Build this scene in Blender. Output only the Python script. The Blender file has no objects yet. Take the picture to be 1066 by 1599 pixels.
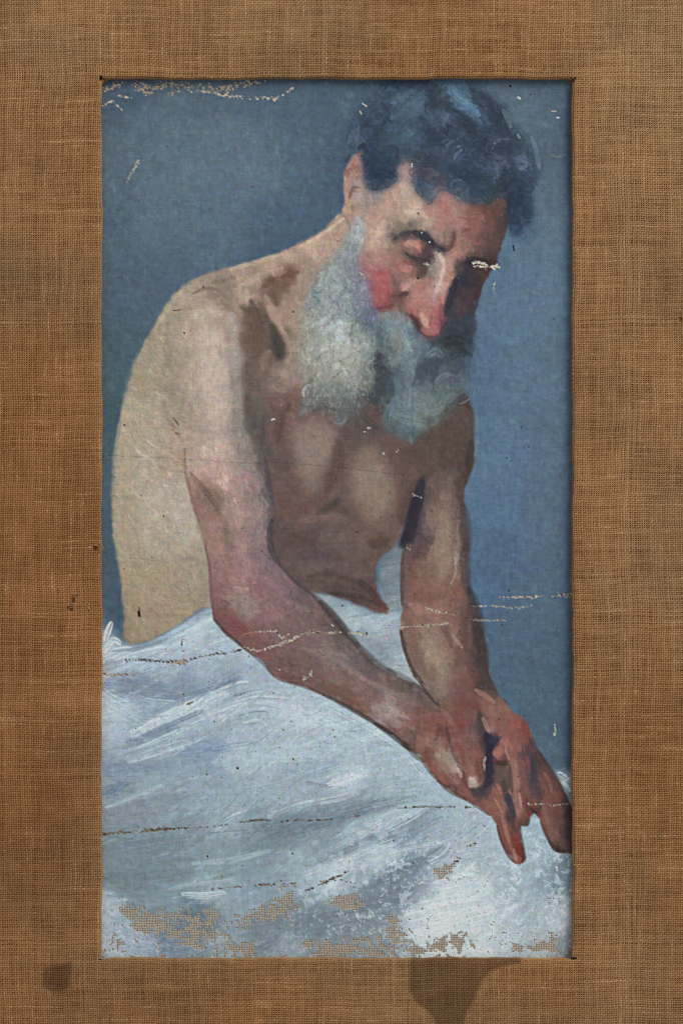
import bpy, math
import numpy as np

# ---------------------------------------------------------------- CAMERA, LIGHT, EXPOSURE
U = 0.0003                                   # 1 unit of the layout = 0.3 mm
CX, CY = 533.0, 799.5
scene = bpy.context.scene
cam = bpy.data.cameras.new('camera')
cam_ob = bpy.data.objects.new('camera', cam)
scene.collection.objects.link(cam_ob)
CAM_H = 1.30
cam.sensor_fit = 'VERTICAL'; cam.sensor_height = 36.0
cam.lens = 36.0 * (CAM_H - 0.0036) / (1599 * U)
cam.clip_start = 0.05; cam.clip_end = 50.0
cam_ob.location = (0, 0, CAM_H)
scene.camera = cam_ob

world = bpy.data.worlds.new('World'); scene.world = world
world.use_nodes = True
bg = world.node_tree.nodes['Background']
bg.inputs['Color'].default_value = (0.93, 0.97, 1.0, 1)
bg.inputs['Strength'].default_value = 0.32

def area(name, loc, target, sx, sy, power, col):
    l = bpy.data.lights.new(name, 'AREA'); l.shape = 'RECTANGLE'
    l.size = sx; l.size_y = sy; l.energy = power; l.color = col
    o = bpy.data.objects.new(name, l); scene.collection.objects.link(o)
    o.location = loc
    d = np.array(target, float) - np.array(loc, float)
    yaw = math.atan2(d[1], d[0]); pit = math.atan2(math.hypot(d[0], d[1]), -d[2])
    o.rotation_euler = (pit, 0, yaw - math.pi / 2)
    return o
# one big window, up and to the right of the picture as it lies under the camera
area('window_light', (1.45, 1.55, 1.45), (0, 0, 0), 1.3, 1.7, 46.0, (1.0, 0.985, 0.96))

scene.view_settings.view_transform = 'Standard'
scene.view_settings.look = 'None'
scene.view_settings.gamma = 1.0
scene.view_settings.exposure = 0.0
scene.view_settings.use_curve_mapping = False
scene.render.resolution_x = 682; scene.render.resolution_y = 1024
KEY = 0.85                                   # light level: display value = albedo * KEY

scene.cycles.use_denoising = False           # keep the crispness of the weave
scene.cycles.use_adaptive_sampling = False
scene.cycles.filter_width = 1.2

# ---------------------------------------------------------------- PAINT ENGINE
# The oil painting is a flat picture: its pigments are computed here on a fine
# grid and stored on the vertices of the paint film.  Units: 1 u = 0.3 mm.
S = 1.2
PX0, PY0, PX1, PY1 = 148.0, 110.0, 906.0, 1512.0
GW = int((PX1 - PX0) / S) + 1
GH = int((PY1 - PY0) / S) + 1
rng = np.random.default_rng(7)
XS = PX0 + np.arange(GW) * S
YS = PY0 + np.arange(GH) * S
GX, GY = np.meshgrid(XS, YS)
GX = GX.astype(np.float32); GY = GY.astype(np.float32)
IMG = np.zeros((GH, GW, 3), np.float32)       # display-referred pigment colour
HGT = np.zeros((GH, GW), np.float32)          # impasto height, in u
BARE = np.zeros((GH, GW), np.float32)         # where the paint has gone
LAB = np.zeros((GH, GW), np.int16)            # which passage of the picture

TONE = [0.74, np.array([.965, .965, .965], np.float32), 0.0]
def palette(sat, r, g, b, con=0.0):
    """Mixing key of a passage: chroma and the balance of its three primaries."""
    TONE[0] = sat; TONE[2] = con; TONE[1] = np.array([r, g, b], np.float32)
def hexc(h):
    c = np.array([int(h[i:i + 2], 16) / 255.0 for i in (0, 2, 4)], np.float32)
    g = float(c @ np.array([.3, .55, .15], np.float32))
    return (g + (c - g) * TONE[0]) * TONE[1] * (1 + TONE[2] * (g - 0.42))
def pts(s):
    return np.array([[float(v) for v in t.split(',')] for t in s.split()], np.float32)
def blur1(a, sig, ax):
    if sig < 0.25: return a
    r = int(3 * sig) + 1
    k = np.exp(-0.5 * (np.arange(-r, r + 1) / sig) ** 2); k /= k.sum()
    pad = [(0, 0)] * a.ndim; pad[ax] = (r, r)
    b = np.pad(a, pad, mode='edge'); out = np.zeros_like(a)
    n = a.shape[ax]
    for i, kv in enumerate(k):
        sl = [slice(None)] * a.ndim; sl[ax] = slice(i, i + n)
        out += np.float32(kv) * b[tuple(sl)]
    return out
def blur(a, sig, sigy=None):
    return blur1(blur1(a, sig, 1), sig if sigy is None else sigy, 0)
def resize(a, h, w):
    yi = np.linspace(0, a.shape[0] - 1.001, h); xi = np.linspace(0, a.shape[1] - 1.001, w)
    y0 = yi.astype(int); x0 = xi.astype(int)
    fy = (yi - y0).astype(np.float32)[:, None]; fx = (xi - x0).astype(np.float32)[None, :]
    if a.ndim == 3: fy = fy[..., None]; fx = fx[..., None]
    y1 = np.minimum(y0 + 1, a.shape[0] - 1); x1 = np.minimum(x0 + 1, a.shape[1] - 1)
    t = a[y0][:, x0] * (1 - fx) + a[y0][:, x1] * fx
    b = a[y1][:, x0] * (1 - fx) + a[y1][:, x1] * fx
    return t * (1 - fy) + b * fy
def noise(cell, celly=None, h=None, w=None):
    h = GH if h is None else h; w = GW if w is None else w
    cy = cell if celly is None else celly
    a = rng.standard_normal((int(h * S / cy) + 3, int(w * S / cell) + 3)).astype(np.float32)
    return resize(a, h, w)
def fbm(cell, n=3):
    o = np.zeros((GH, GW), np.float32); a = 1.0
    for i in range(n):
        o += a * noise(cell / 2 ** i); a *= 0.55
    return o / 1.3
N_BIG, N_MID, N_FIN = fbm(60), fbm(18), fbm(6, 2)
N_PIX = rng.standard_normal((GH, GW)).astype(np.float32)
WARPX, WARPY = fbm(9, 2), fbm(9, 2)

def crom(p, closed=True, step=2.0):
    n = len(p); out = []
    rngk = range(n) if closed else range(n - 1)
    for i in rngk:
        if closed:
            a, b, c, d = p[i - 1], p[i], p[(i + 1) % n], p[(i + 2) % n]
        else:
            a, b, c, d = p[max(i - 1, 0)], p[i], p[i + 1], p[min(i + 2, n - 1)]
        m = max(2, int(np.hypot(*(c - b)) / step))
        t = (np.arange(m) / m)[:, None]
        out.append(0.5 * (2 * b + (c - a) * t + (2 * a - 5 * b + 4 * c - d) * t ** 2 + (3 * b - a - 3 * c + d) * t ** 3))
    if not closed: out.append(p[-1:])
    return np.concatenate(out).astype(np.float32)
def polymask(s, soft=1.2, rough=1.0, smooth=True):
    p = pts(s) if isinstance(s, str) else s
    q = crom(p) if smooth else p
    m = np.zeros((GH, GW), np.float32)
    x0, y0 = q[:, 0], q[:, 1]; x1, y1 = np.roll(x0, -1), np.roll(y0, -1)
    r0 = max(0, int((y0.min() - PY0) / S)); r1 = min(GH - 1, int((y0.max() - PY0) / S) + 1)
    for r in range(r0, r1 + 1):
        y = YS[r] + 1e-3
        k = (y0 <= y) != (y1 <= y)
        if not k.any(): continue
        xc = np.sort(x0[k] + (y - y0[k]) * (x1[k] - x0[k]) / (y1[k] - y0[k]))
        for a, b in zip(xc[::2], xc[1::2]):
            i = max(0, int(np.ceil((a - PX0) / S))); j = min(GW, int(np.ceil((b - PX0) / S)))
            if j > i: m[r, i:j] = 1
    if rough:
        yy = np.clip(np.arange(GH)[:, None] + WARPY * rough / S, 0, GH - 1).astype(int)
        xx = np.clip(np.arange(GW)[None, :] + WARPX * rough / S, 0, GW - 1).astype(int)
        m = m[yy, xx]
    return blur(m, soft / S)
def field(s, r=7.0, q=3, pw=2.8):
    c = [t.split(',') for t in s.split()]
    h, w = GH // q + 2, GW // q + 2
    gy, gx = np.mgrid[0:h, 0:w].astype(np.float32)
    gx = PX0 + gx * S * (GW - 1) / (w - 1) ; gy = PY0 + gy * S * (GH - 1) / (h - 1)
    acc = np.zeros((h, w, 3), np.float32); ws = np.zeros((h, w, 1), np.float32)
    for x, y, hx in c:
        k = (1e6 / ((gx - float(x)) ** 2 + (gy - float(y)) ** 2 + r * r) ** pw)[..., None]
        acc += k * hexc(hx); ws += k
    return resize(acc / ws, GH, GW)
def lay(mask, colour, op=1.0):
    global IMG
    a = (mask * op)[..., None]
    IMG = IMG * (1 - a) + colour * a
def reg(outline, cols, soft=1.6, rough=1.2, r=7.0, lab=None, smooth=True, op=1.0, pw=2.5):
    m = polymask(outline, soft, rough, smooth)
    lay(m, field(cols, r, 3, pw), op)
    if lab is not None: LAB[m > 0.5] = lab
    return m
BRUSH = [1.4]
def stroke(s, w, col, op=0.8, soft=0.5, bristle=0.35, taper=0.5, z=0.0, jit=0.0, gain=1.0):
    """A brush stroke along a path: bristle streaks, tapered ends, optional ridge height."""
    w = w * BRUSH[0]
    p = pts(s) if isinstance(s, str) else np.asarray(s, np.float32)
    q = crom(p, False, 1.3) if len(p) > 1 else p
    if jit: q = q + (rng.standard_normal(2) * jit).astype(np.float32)
    n = len(q)
    i0 = max(0, int((q[:, 0].min() - 2 * w - PX0) / S)); i1 = min(GW, int((q[:, 0].max() + 2 * w - PX0) / S) + 2)
    j0 = max(0, int((q[:, 1].min() - 2 * w - PY0) / S)); j1 = min(GH, int((q[:, 1].max() + 2 * w - PY0) / S) + 2)
    if i1 <= i0 or j1 <= j0: return
    gx = GX[j0:j1, i0:i1]; gy = GY[j0:j1, i0:i1]
    best = np.full(gx.shape, 9.0, np.float32); off = np.zeros(gx.shape, np.float32)
    tn = np.gradient(q, axis=0) if n > 1 else np.array([[1, 0]], np.float32)
    tn = tn / (np.hypot(tn[:, 0], tn[:, 1])[:, None] + 1e-6)
    t = np.linspace(0, 1, n)
    ww = w * 0.5 * (1 - taper * np.abs(2 * t - 1) ** 2.2)
    rad = int(w / S) + 3
    for k in range(n):
        a = int((q[k, 0] - PX0) / S) - i0; b = int((q[k, 1] - PY0) / S) - j0
        sy = slice(max(0, b - rad), b + rad + 1); sx = slice(max(0, a - rad), a + rad + 1)
        dx = gx[sy, sx] - q[k, 0]; dy = gy[sy, sx] - q[k, 1]
        if dx.size == 0: continue
        d = np.hypot(dx, dy) / max(ww[k], 0.5)
        m = d < best[sy, sx]
        best[sy, sx] = np.where(m, d, best[sy, sx])
        off[sy, sx] = np.where(m, dx * -tn[k, 1] + dy * tn[k, 0], off[sy, sx])
    a = np.clip((1 + soft * 0.5 - best) / max(soft, 0.05), 0, 1)
    a = a * a * (3 - 2 * a)
    br = rng.standard_normal(64).astype(np.float32)
    idx = (off / 1.5 + 32)
    f = np.clip(idx, 0, 62.9); fi = f.astype(int); ff = f - fi
    bn = br[fi] * (1 - ff) + br[fi + 1] * ff
    a = a * np.clip(1 + bristle * (bn - 0.3), 0, 1.15) * op * gain
    a = np.clip(a, 0, 1)
    c = hexc(col) if isinstance(col, str) else col
    IMG[j0:j1, i0:i1] = IMG[j0:j1, i0:i1] * (1 - a[..., None]) + c * a[..., None]
    if z: HGT[j0:j1, i0:i1] += a * z * (1 + 0.7 * bn)
def strokes(block, **kw):
    """Lines of:  hex width opacity  x,y x,y ..."""
    for ln in block.strip().splitlines():
        f = ln.split()
        if len(f) < 4: continue
        stroke(' '.join(f[3:]), float(f[1]), f[0], float(f[2]), **kw)
def scumble(mask, n, length, width, ang, jit=0.03, op=0.5, z=0.0, spread=0.35, hue=0.012, pick=3.0):
    """Many small dabs that pick up the colour under them: the hand in the paint."""
    ys, xs = np.nonzero(mask > 0.5)
    if len(ys) == 0: return
    k = rng.integers(0, len(ys), n)
    for i in k:
        y, x = ys[i], xs[i]
        th = (ang(XS[x], YS[y]) if callable(ang) else ang) + rng.standard_normal() * spread
        L = length * (0.6 + 0.8 * rng.random()) / S; Wd = width * (0.6 + 0.8 * rng.random()) / S
        R = int(max(L, Wd)) + 2
        y0, y1, x0, x1 = max(0, y - R), min(GH, y + R + 1), max(0, x - R), min(GW, x + R + 1)
        dy = (np.arange(y0, y1) - y)[:, None]; dx = (np.arange(x0, x1) - x)[None, :]
        c, s_ = math.cos(th), math.sin(th)
        u = (dx * c + dy * s_) / L; v = (-dx * s_ + dy * c) / Wd
        a = np.clip(1.25 - np.sqrt(u ** 4 + v ** 2), 0, 0.5) * 2
        a = a * op * np.clip(1 + 0.5 * N_FIN[y0:y1, x0:x1], 0.2, 1.4) * mask[y0:y1, x0:x1]
        sy = min(GH - 1, max(0, int(y + rng.standard_normal() * pick))); sx = min(GW - 1, max(0, int(x + rng.standard_normal() * pick)))
        if mask[sy, sx] < 0.5: sy, sx = y, x
        col = IMG[sy, sx] * (1 + jit * rng.standard_normal()) + hue * rng.standard_normal(3)
        a = np.clip(a, 0, 1)[..., None]
        IMG[y0:y1, x0:x1] = IMG[y0:y1, x0:x1] * (1 - a) + col.astype(np.float32) * a
        if z: HGT[y0:y1, x0:x1] += a[..., 0] * z * (0.5 + rng.random())
def path_dist(p):
    pr = np.random.default_rng(int(abs(hash(str(p))) % 1000) if not isinstance(p, str) else sum(map(ord, p)))
    q = crom(pts(p) if isinstance(p, str) else p, False, 1.5)
    d = np.full((GH, GW), 1e3, np.float32)
    wk = np.cumsum(pr.standard_normal((len(q), 2)), 0); wk -= np.linspace(0, 1, len(q))[:, None] * wk[-1]
    q = q + (np.clip(wk, -4, 4) * .38 + .35 * pr.standard_normal((len(q), 2))).astype(np.float32)
    for x, y in q:
        i0 = max(0, int((x - 30 - PX0) / S)); i1 = min(GW, int((x + 30 - PX0) / S)); j0 = max(0, int((y - 30 - PY0) / S)); j1 = min(GH, int((y + 30 - PY0) / S))
        if i1 <= i0 or j1 <= j0: continue
        d[j0:j1, i0:i1] = np.minimum(d[j0:j1, i0:i1], np.hypot(GX[j0:j1, i0:i1] - x, GY[j0:j1, i0:i1] - y))
    return d
_ci = np.floor(GX / 2.9 + 0.25 * WARPX).astype(int); _cj = np.floor(GY / 2.0 + 0.25 * WARPY).astype(int)
_CELL = rng.random((900, 400)).astype(np.float32); _CELL2 = rng.random((900, 400)).astype(np.float32)
CELL = _CELL[_cj % 900, _ci % 400]; CELL2 = _CELL2[_cj % 900, _ci % 400]
def flake(path, w, dens, col='cbbfa4', dark=0.15, dcol='3e3128', streak=True):
    """Losses along a crease: little squares of ground showing between the threads."""
    d = path_dist(path); d = np.hypot(d, 0) + 0.35 * w * WARPX * 0.5
    run = np.clip(0.95 + 0.6 * N_MID, 0.15, 1.6)
    p = 1.25 * dens * np.exp(-(d / (w * .62)) ** 2) * run
    m = ((CELL < p) & (d < 3 * w)).astype(np.float32)
    m = np.clip(blur(m, 0.6) * 1.3, 0, 1)
    dk = ((CELL < p) & (CELL2 < dark)).astype(np.float32)
    core = np.clip(1.15 - np.abs(path_dist(path) + 0.7 * WARPY) / 1.15, 0, 1) * np.clip(run * 1.6 - .55, 0, 1) * min(1.0, dens * 1.5)
    m = np.maximum(m, core)
    c = hexc(col) * (0.92 + 0.12 * CELL2)[..., None]
    lay(m, c, 0.92)
    lay(blur(dk, 0.5), hexc(dcol), 0.9)
    HGT[...] -= 0.5 * m
def specks(mask, n, col, rmin=0.7, rmax=1.6, op=0.8, z=0.0):
    ys, xs = np.nonzero(mask > 0.5)
    for i in rng.integers(0, len(ys), n):
        y, x = ys[i], xs[i]; r = rmin + (rmax - rmin) * rng.random() ** 2
        R = int(r / S) + 2
        y0, y1, x0, x1 = max(0, y - R), min(GH, y + R + 1), max(0, x - R), min(GW, x + R + 1)
        d = np.hypot((np.arange(y0, y1) - y)[:, None] * S * (0.7 + 0.6 * rng.random()), (np.arange(x0, x1) - x)[None, :] * S)
        a = (np.clip(r + 0.6 - d, 0, 1) * op * (0.5 + 0.5 * rng.random()))[..., None]
        IMG[y0:y1, x0:x1] = IMG[y0:y1, x0:x1] * (1 - a) + hexc(col) * a
        if z: HGT[y0:y1, x0:x1] += a[..., 0] * z
# ---------------------------------------------------------------- THE PICTURE
BACKDROP, DRAPERY, TORSO, ARM_NEAR, ARM_FAR, HANDS, FACE, BEARD, HAIR = 1, 2, 3, 4, 5, 6, 7, 8, 9
# --- blue-grey backdrop
palette(.76, 1.02, 1.055, 1.04)
IMG = field('''170,140,4e6178 300,140,5a6d82 430,140,53677f 520,150,4f637b 200,250,5b6f84 300,250,61758a 400,250,5e7389 480,250,546a83
 500,330,4d637d 520,250,495e78 250,350,5d7287 350,350,5a7088 430,370,4c627e 170,350,546980 170,450,50647b 240,450,54687f 170,550,4a6273
 200,560,4d6676 165,650,486270 170,720,4e6676 165,800,4d6478 170,900,4e6278 180,960,4b627a 165,980,485e78 860,150,52677d 820,150,586d83
 870,230,51667c 860,300,576d86 870,380,5a738f 830,400,5b7693 790,420,587395 860,480,5d7793 790,500,5c7897 860,560,5b7491 760,560,557193
 800,620,5b7593 760,640,597697 860,680,59718e 770,720,5a7799 860,800,586f8c 780,820,557397 760,900,526f94 860,920,556c89 780,1000,526a89
 860,1050,4f6883 800,1080,506a85 870,1150,4e667e 850,1170,546e85 880,1210,486074 700,130,4c6179 620,200,42566f''', 30)
LAB[:] = BACKDROP
full = np.ones((GH, GW), np.float32)
scumble(full, 1500, 26, 9, lambda x, y: 0.9 + 0.5 * math.sin(x * 0.01 + y * 0.006), 0.022, 0.35, 0.0, 0.5, 0.006)
scumble(full, 5000, 8, 2.6, lambda x, y: 1.2, 0.05, 0.32, 0.06, 0.9, 0.010)
lay(np.clip(N_MID - .6, 0, 1) * np.clip(N_FIN + .3, 0, 1), hexc('71828e'), .22); lay(np.clip(-N_BIG - .3, 0, 1), hexc('4a5f75'), .25)
strokes('''64798e 26 .25 200,180 300,200 420,190
64798d 30 .25 220,300 320,270 440,280
566b82 24 .3 190,380 300,390 400,380
4a607b 26 .4 470,360 510,330 535,290
48607c 22 .4 520,320 528,280 532,230
5d7896 26 .25 800,470 810,560 790,640
52708f 20 .3 752,560 756,640 757,700
567595 18 .3 745,780 742,850 745,900
607c98 26 .25 850,420 860,520 855,600''', soft=1.4, bristle=.25)

# --- white drapery over the lap (the arms come over it)
palette(.70, 1.0, 1.015, 1.01, .45)
drap = reg('''150,992 160,990 172,971 172,986 182,999 200,1009 227,1003 258,990 281,975 304,961 319,951 329,951 340,940 470,905 491,926 518,930 545,939
 568,948 593,957 592,900 600,864 617,848 640,846 640,1000 700,1090 800,1230 866,1210 876,1204 892,1212 912,1225 912,1520 140,1520''',
'''165,1010,adbecc 190,1010,b0c2d2 175,1040,9cadbe 240,1020,a7b9c8 300,980,b0c2d0 330,990,a4b6c4 370,1020,a5b5c5 250,1050,a1b3c3 200,1065,8c9eb3
 240,1075,8799b3 280,1080,8b9bb5 340,1060,9cadc2 400,1050,a0b0c2 190,1100,a6b8c9 170,1120,aabbc8 230,1110,94a6bc 220,1150,9aacc0 190,1165,a2b3c4
 300,1110,a6b8c7 330,1140,9fb1c2 390,1110,9cacbb 420,1090,a3b3c0 450,1110,abbac8 500,1120,a6b7c5 380,1160,a4b6c5 320,1175,8ba1bd 420,1170,a5b9c6
 460,1150,a7bac6 550,1150,a3b6c5 600,1190,a2b6c3 500,1200,9ab0c1 540,1215,b2c2cc 480,1210,98acba 640,1210,a2b6c3 180,1200,8a9fb7 250,1220,95a9b8
 170,1240,8fa2b2 300,1240,94a8b8 200,1270,8898a4 260,1260,8d9fae 350,1270,95abba 360,1290,99adba 450,1250,9aaebc 180,1320,8296a1 250,1330,7f959f
 300,1310,879ba6 350,1330,8ba1ac 400,1315,8095a1 450,1300,7c8f9d 520,1280,8395a4 560,1260,90a3b2 620,1240,9aaebb 500,1320,8ca1b0 560,1300,9aafbe
 620,1280,9eb1bf 680,1260,9eb2c1 640,1310,8297ab 700,1300,9eb1c0 740,1290,a2b4c0 200,1380,7b919c 260,1400,879da8 330,1380,8ca2ac 330,1400,9dafb8
 400,1370,899fae 380,1410,90a5b6 470,1350,99adba 520,1370,aebeca 560,1350,9cafbc 600,1340,b0c0cb 640,1360,8799ac 600,1390,8091a2 560,1420,8494a0
 680,1340,a6b6c3 720,1330,a8b7c2 700,1400,bec9d2 680,1440,c2ccd5 740,1380,bdc9d1 760,1340,a4b6c0 800,1380,a2b5bf 850,1330,9db2c1 860,1380,8ca3b3
 840,1300,9bb2c2 880,1360,7b90a0 820,1420,a6b6c0 870,1430,aebcc6 780,1440,b2c0c8 740,1470,c0cad2 850,1470,a8b4bc 880,1480,8d99a4 170,1420,a6b6c5
 190,1450,9dafc1 230,1430,8096a6 310,1430,6c889f 180,1480,a8b6c7 220,1490,9eb0c3 260,1480,7d92ab 350,1490,98a8b3 420,1460,7c8e9b 480,1450,7d909d
 450,1480,93a6b5 560,1490,8a9aa5 510,945,9aa8b0 560,965,a6b6be 600,980,aab8c0 615,900,848f96 605,870,7b868e 612,930,88949c 560,1000,8d99a6
 590,1020,8996a6 610,1000,97a5b0 630,1040,a2b0b8 884,1214,a8b8c0 888,1235,8498a4 880,1250,6f8392''', 9, 1.6, 12, DRAPERY)
DR = (LAB == DRAPERY).astype(np.float32)
def dang(x, y):
    return -0.42 + 0.25 * math.sin(x * 0.012) - (0.35 if y > 1250 else 0.0) * (x > 480) + (0.25 if y > 1330 and x < 420 else 0)
scumble(DR, 1500, 26, 3.6, dang, 0.035, 0.42, 0.10, 0.22, 0.007, 6)
# folds and loaded strokes
strokes('''8193ae 22 .6 165,1072 215,1078 268,1086
7f93b2 16 .5 268,1090 320,1078 372,1060
b4c6d4 22 .55 160,1092 185,1108 215,1124
7d90ae 14 .65 200,1160 235,1148 275,1132
c4d4de 14 .7 205,1148 260,1122 320,1098 352,1084
c0cfda 16 .5 330,1120 400,1104 470,1112
bccdd8 26 .45 430,1120 500,1128 570,1158
b6c8d4 26 .4 340,1190 420,1178 520,1176
7f98bc 20 .55 285,1178 318,1172 350,1168
6f88ae 14 .6 158,1238 172,1234 196,1226
8196b2 16 .45 158,1206 210,1200 270,1196
8797a6 20 .5 165,1268 220,1262 290,1246
75889a 16 .6 400,1296 470,1286 550,1268 630,1250
7f929f 34 .5 165,1338 220,1336 290,1330
778c98 36 .5 170,1378 225,1372 290,1362
768ba0 18 .55 500,1345 560,1318 620,1290 680,1262
74899f 20 .6 575,1388 630,1358 690,1328
b8c8d2 20 .5 480,1368 540,1348 600,1322
bccbd5 16 .5 560,1300 610,1280 660,1258
75879a 24 .55 470,1448 540,1432 610,1408 640,1390''', soft=1.5, bristle=.5)
strokes('''c3d2de 7 .75 163,1000 168,985 173,973
c0d0dc 9 .7 162,1018 176,1002 186,1006
b6c7d6 9 .7 160,1035 180,1018 205,1014
c2d2de 5 .8 240,1004 275,986 310,964 322,955
bccdd9 4 .7 262,1002 300,982 330,966
b9c9d6 6 .6 260,1016 300,996 335,985
aebfcd 5 .6 280,1025 320,1008 360,996
8b9cb0 3 .6 205,1012 235,1006 262,996
8c9db2 4 .55 205,1028 240,1032 280,1030
b5c6d4 5 .6 165,1055 185,1046 210,1040
b4c5d4 7 .6 180,1032 220,1020 260,1012
7f92ac 9 .6 185,1062 215,1068 262,1072
7d90ac 9 .5 260,1090 300,1082 350,1068 372,1058
7488a6 5 .6 345,1068 362,1062 372,1058
b2c3d1 8 .6 160,1078 175,1090 200,1102
a8bac8 8 .5 200,1082 230,1092 270,1096
c0d0db 6 .75 225,1132 265,1112 310,1092 370,1068 385,1066
b8c9d5 5 .7 205,1146 250,1126 300,1104 350,1082
8698b2 6 .65 200,1160 240,1144 280,1126 320,1110
7f92ae 5 .6 204,1158 225,1150 250,1142
b3c4d0 7 .55 215,1170 270,1146 320,1124
a9bbc9 3 .6 330,1112 370,1092 400,1082 440,1078
8a9cae 3 .55 360,1092 385,1082 410,1078
8293a6 4 .5 365,1086 375,1083 382,1082
b4c4cf 4 .6 350,1104 400,1090 450,1092
93a5b6 3 .5 355,1112 395,1100 440,1104
7c92b2 5 .55 375,1118 395,1112 415,1112
b4c5d0 4 .6 380,1130 405,1126 415,1134
bccbd5 8 .55 470,1108 500,1120 520,1132
b3c5d0 9 .45 500,1098 560,1128 620,1165
c0cfd8 4 .5 630,1178 650,1205 668,1222
8aa2c2 11 .5 285,1176 320,1172 350,1168
7b94b8 4 .6 318,1172 330,1170 342,1172
8aa1be 10 .4 345,1170 380,1165 400,1160
b8c9d3 9 .4 200,1190 260,1170 310,1155
8299b6 6 .5 160,1212 200,1204 250,1200
7c93b2 5 .55 160,1240 172,1236 185,1232
90a6b8 8 .45 170,1255 230,1236 290,1212
aebfca 7 .4 165,1262 200,1250 250,1228
c3d1d8 9 .75 512,1226 535,1222 560,1212
b6c6ce 6 .5 490,1222 520,1215 570,1205
8598a6 6 .4 480,1222 495,1225 510,1228
a6b8c3 8 .45 380,1230 430,1222 470,1205
8a9ca9 5 .5 165,1280 200,1272 255,1258 300,1240
b4c4cc 4 .5 350,1280 365,1272 385,1266
b0c1c9 6 .45 425,1272 470,1258 520,1248 555,1240
b4c5cd 4 .5 500,1256 530,1250 560,1240
748998 6 .5 330,1302 380,1298 440,1290 500,1282
72869a 9 .45 420,1308 480,1294 540,1275 580,1262
758898 10 .35 170,1330 230,1318 300,1308
a3b6c0 8 .45 480,1345 540,1318 600,1285 640,1262
a7b9c4 6 .45 520,1310 580,1286 640,1258
7d91a6 9 .45 590,1318 640,1300 690,1278
b0c1cb 6 .55 600,1300 640,1280 668,1262
b6c5ce 14 .5 580,1345 620,1330 680,1318
7c8fa2 10 .5 590,1372 640,1352 700,1332
7f92a4 8 .5 560,1395 600,1382 640,1364
9eb0bc 7 .5 300,1350 360,1345 420,1330
b9c8d0 8 .6 285,1398 320,1400 350,1396
9fb3bc 8 .5 265,1390 300,1382 360,1376
748a96 14 .4 165,1370 200,1372 250,1366
6a859e 9 .6 285,1428 310,1432 345,1432
7089a2 6 .5 240,1476 270,1486 290,1490
6f87a4 4 .5 278,1490 290,1494 305,1496
7b8d9a 12 .5 350,1458 420,1452 500,1440
778a98 10 .5 500,1428 560,1418 620,1402
8b9ca8 8 .4 520,1440 580,1430 640,1415
c6d0d8 26 .55 640,1432 690,1420 740,1410
c8d2da 20 .5 660,1460 720,1440 770,1425
c3ced6 16 .5 680,1385 710,1380 740,1372
b6c4cd 8 .5 668,1345 690,1332 700,1318
8399aa 12 .5 850,1350 870,1372 882,1390
74899a 7 .5 865,1385 875,1400 878,1420
b7c5ce 10 .5 860,1400 880,1415 885,1440
a6bac6 9 .5 820,1310 835,1295 842,1290
c2d0da 7 .85 872,1209 880,1213 887,1220
b8c7d2 5 .7 876,1222 884,1228 890,1236
5e7384 7 .5 872,1232 880,1246 886,1262''', soft=.6, bristle=.8, z=.35, gain=1.3)
scumble(DR, 2400, 12, 1.5, dang, 0.045, 0.4, 0.16, 0.25, 0.012, 3)
scumble(DR * (GY < 1320), 500, 22, 1.6, dang, 0.06, 0.42, 0.24, 0.14, 0.010, 3)
# broken, dry-brushed white in the lower right
dry = np.clip((N_FIN + 0.6 * N_MID + 1.2 * blur(N_PIX, .8) - 0.35) * 1.0, 0, 1)
lay(dry * polymask('520,1330 640,1300 760,1330 900,1300 905,1510 470,1510', 18) * DR, hexc('c6d0d8'), 0.5)
lay(dry * polymask('150,1410 220,1420 330,1470 400,1500 400,1515 150,1515', 10) * DR, hexc('b4c2d0'), 0.5)
dk = np.clip((N_FIN + 2.2 * blur(N_PIX, .8) - 1.2) * 1.0, 0, 1)
lay(dk * DR, hexc('7286a0'), 0.35)
lay(dk * polymask('640,1290 700,1280 760,1350 720,1380 640,1340', 12), hexc('7d7580'), 0.35)

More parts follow.
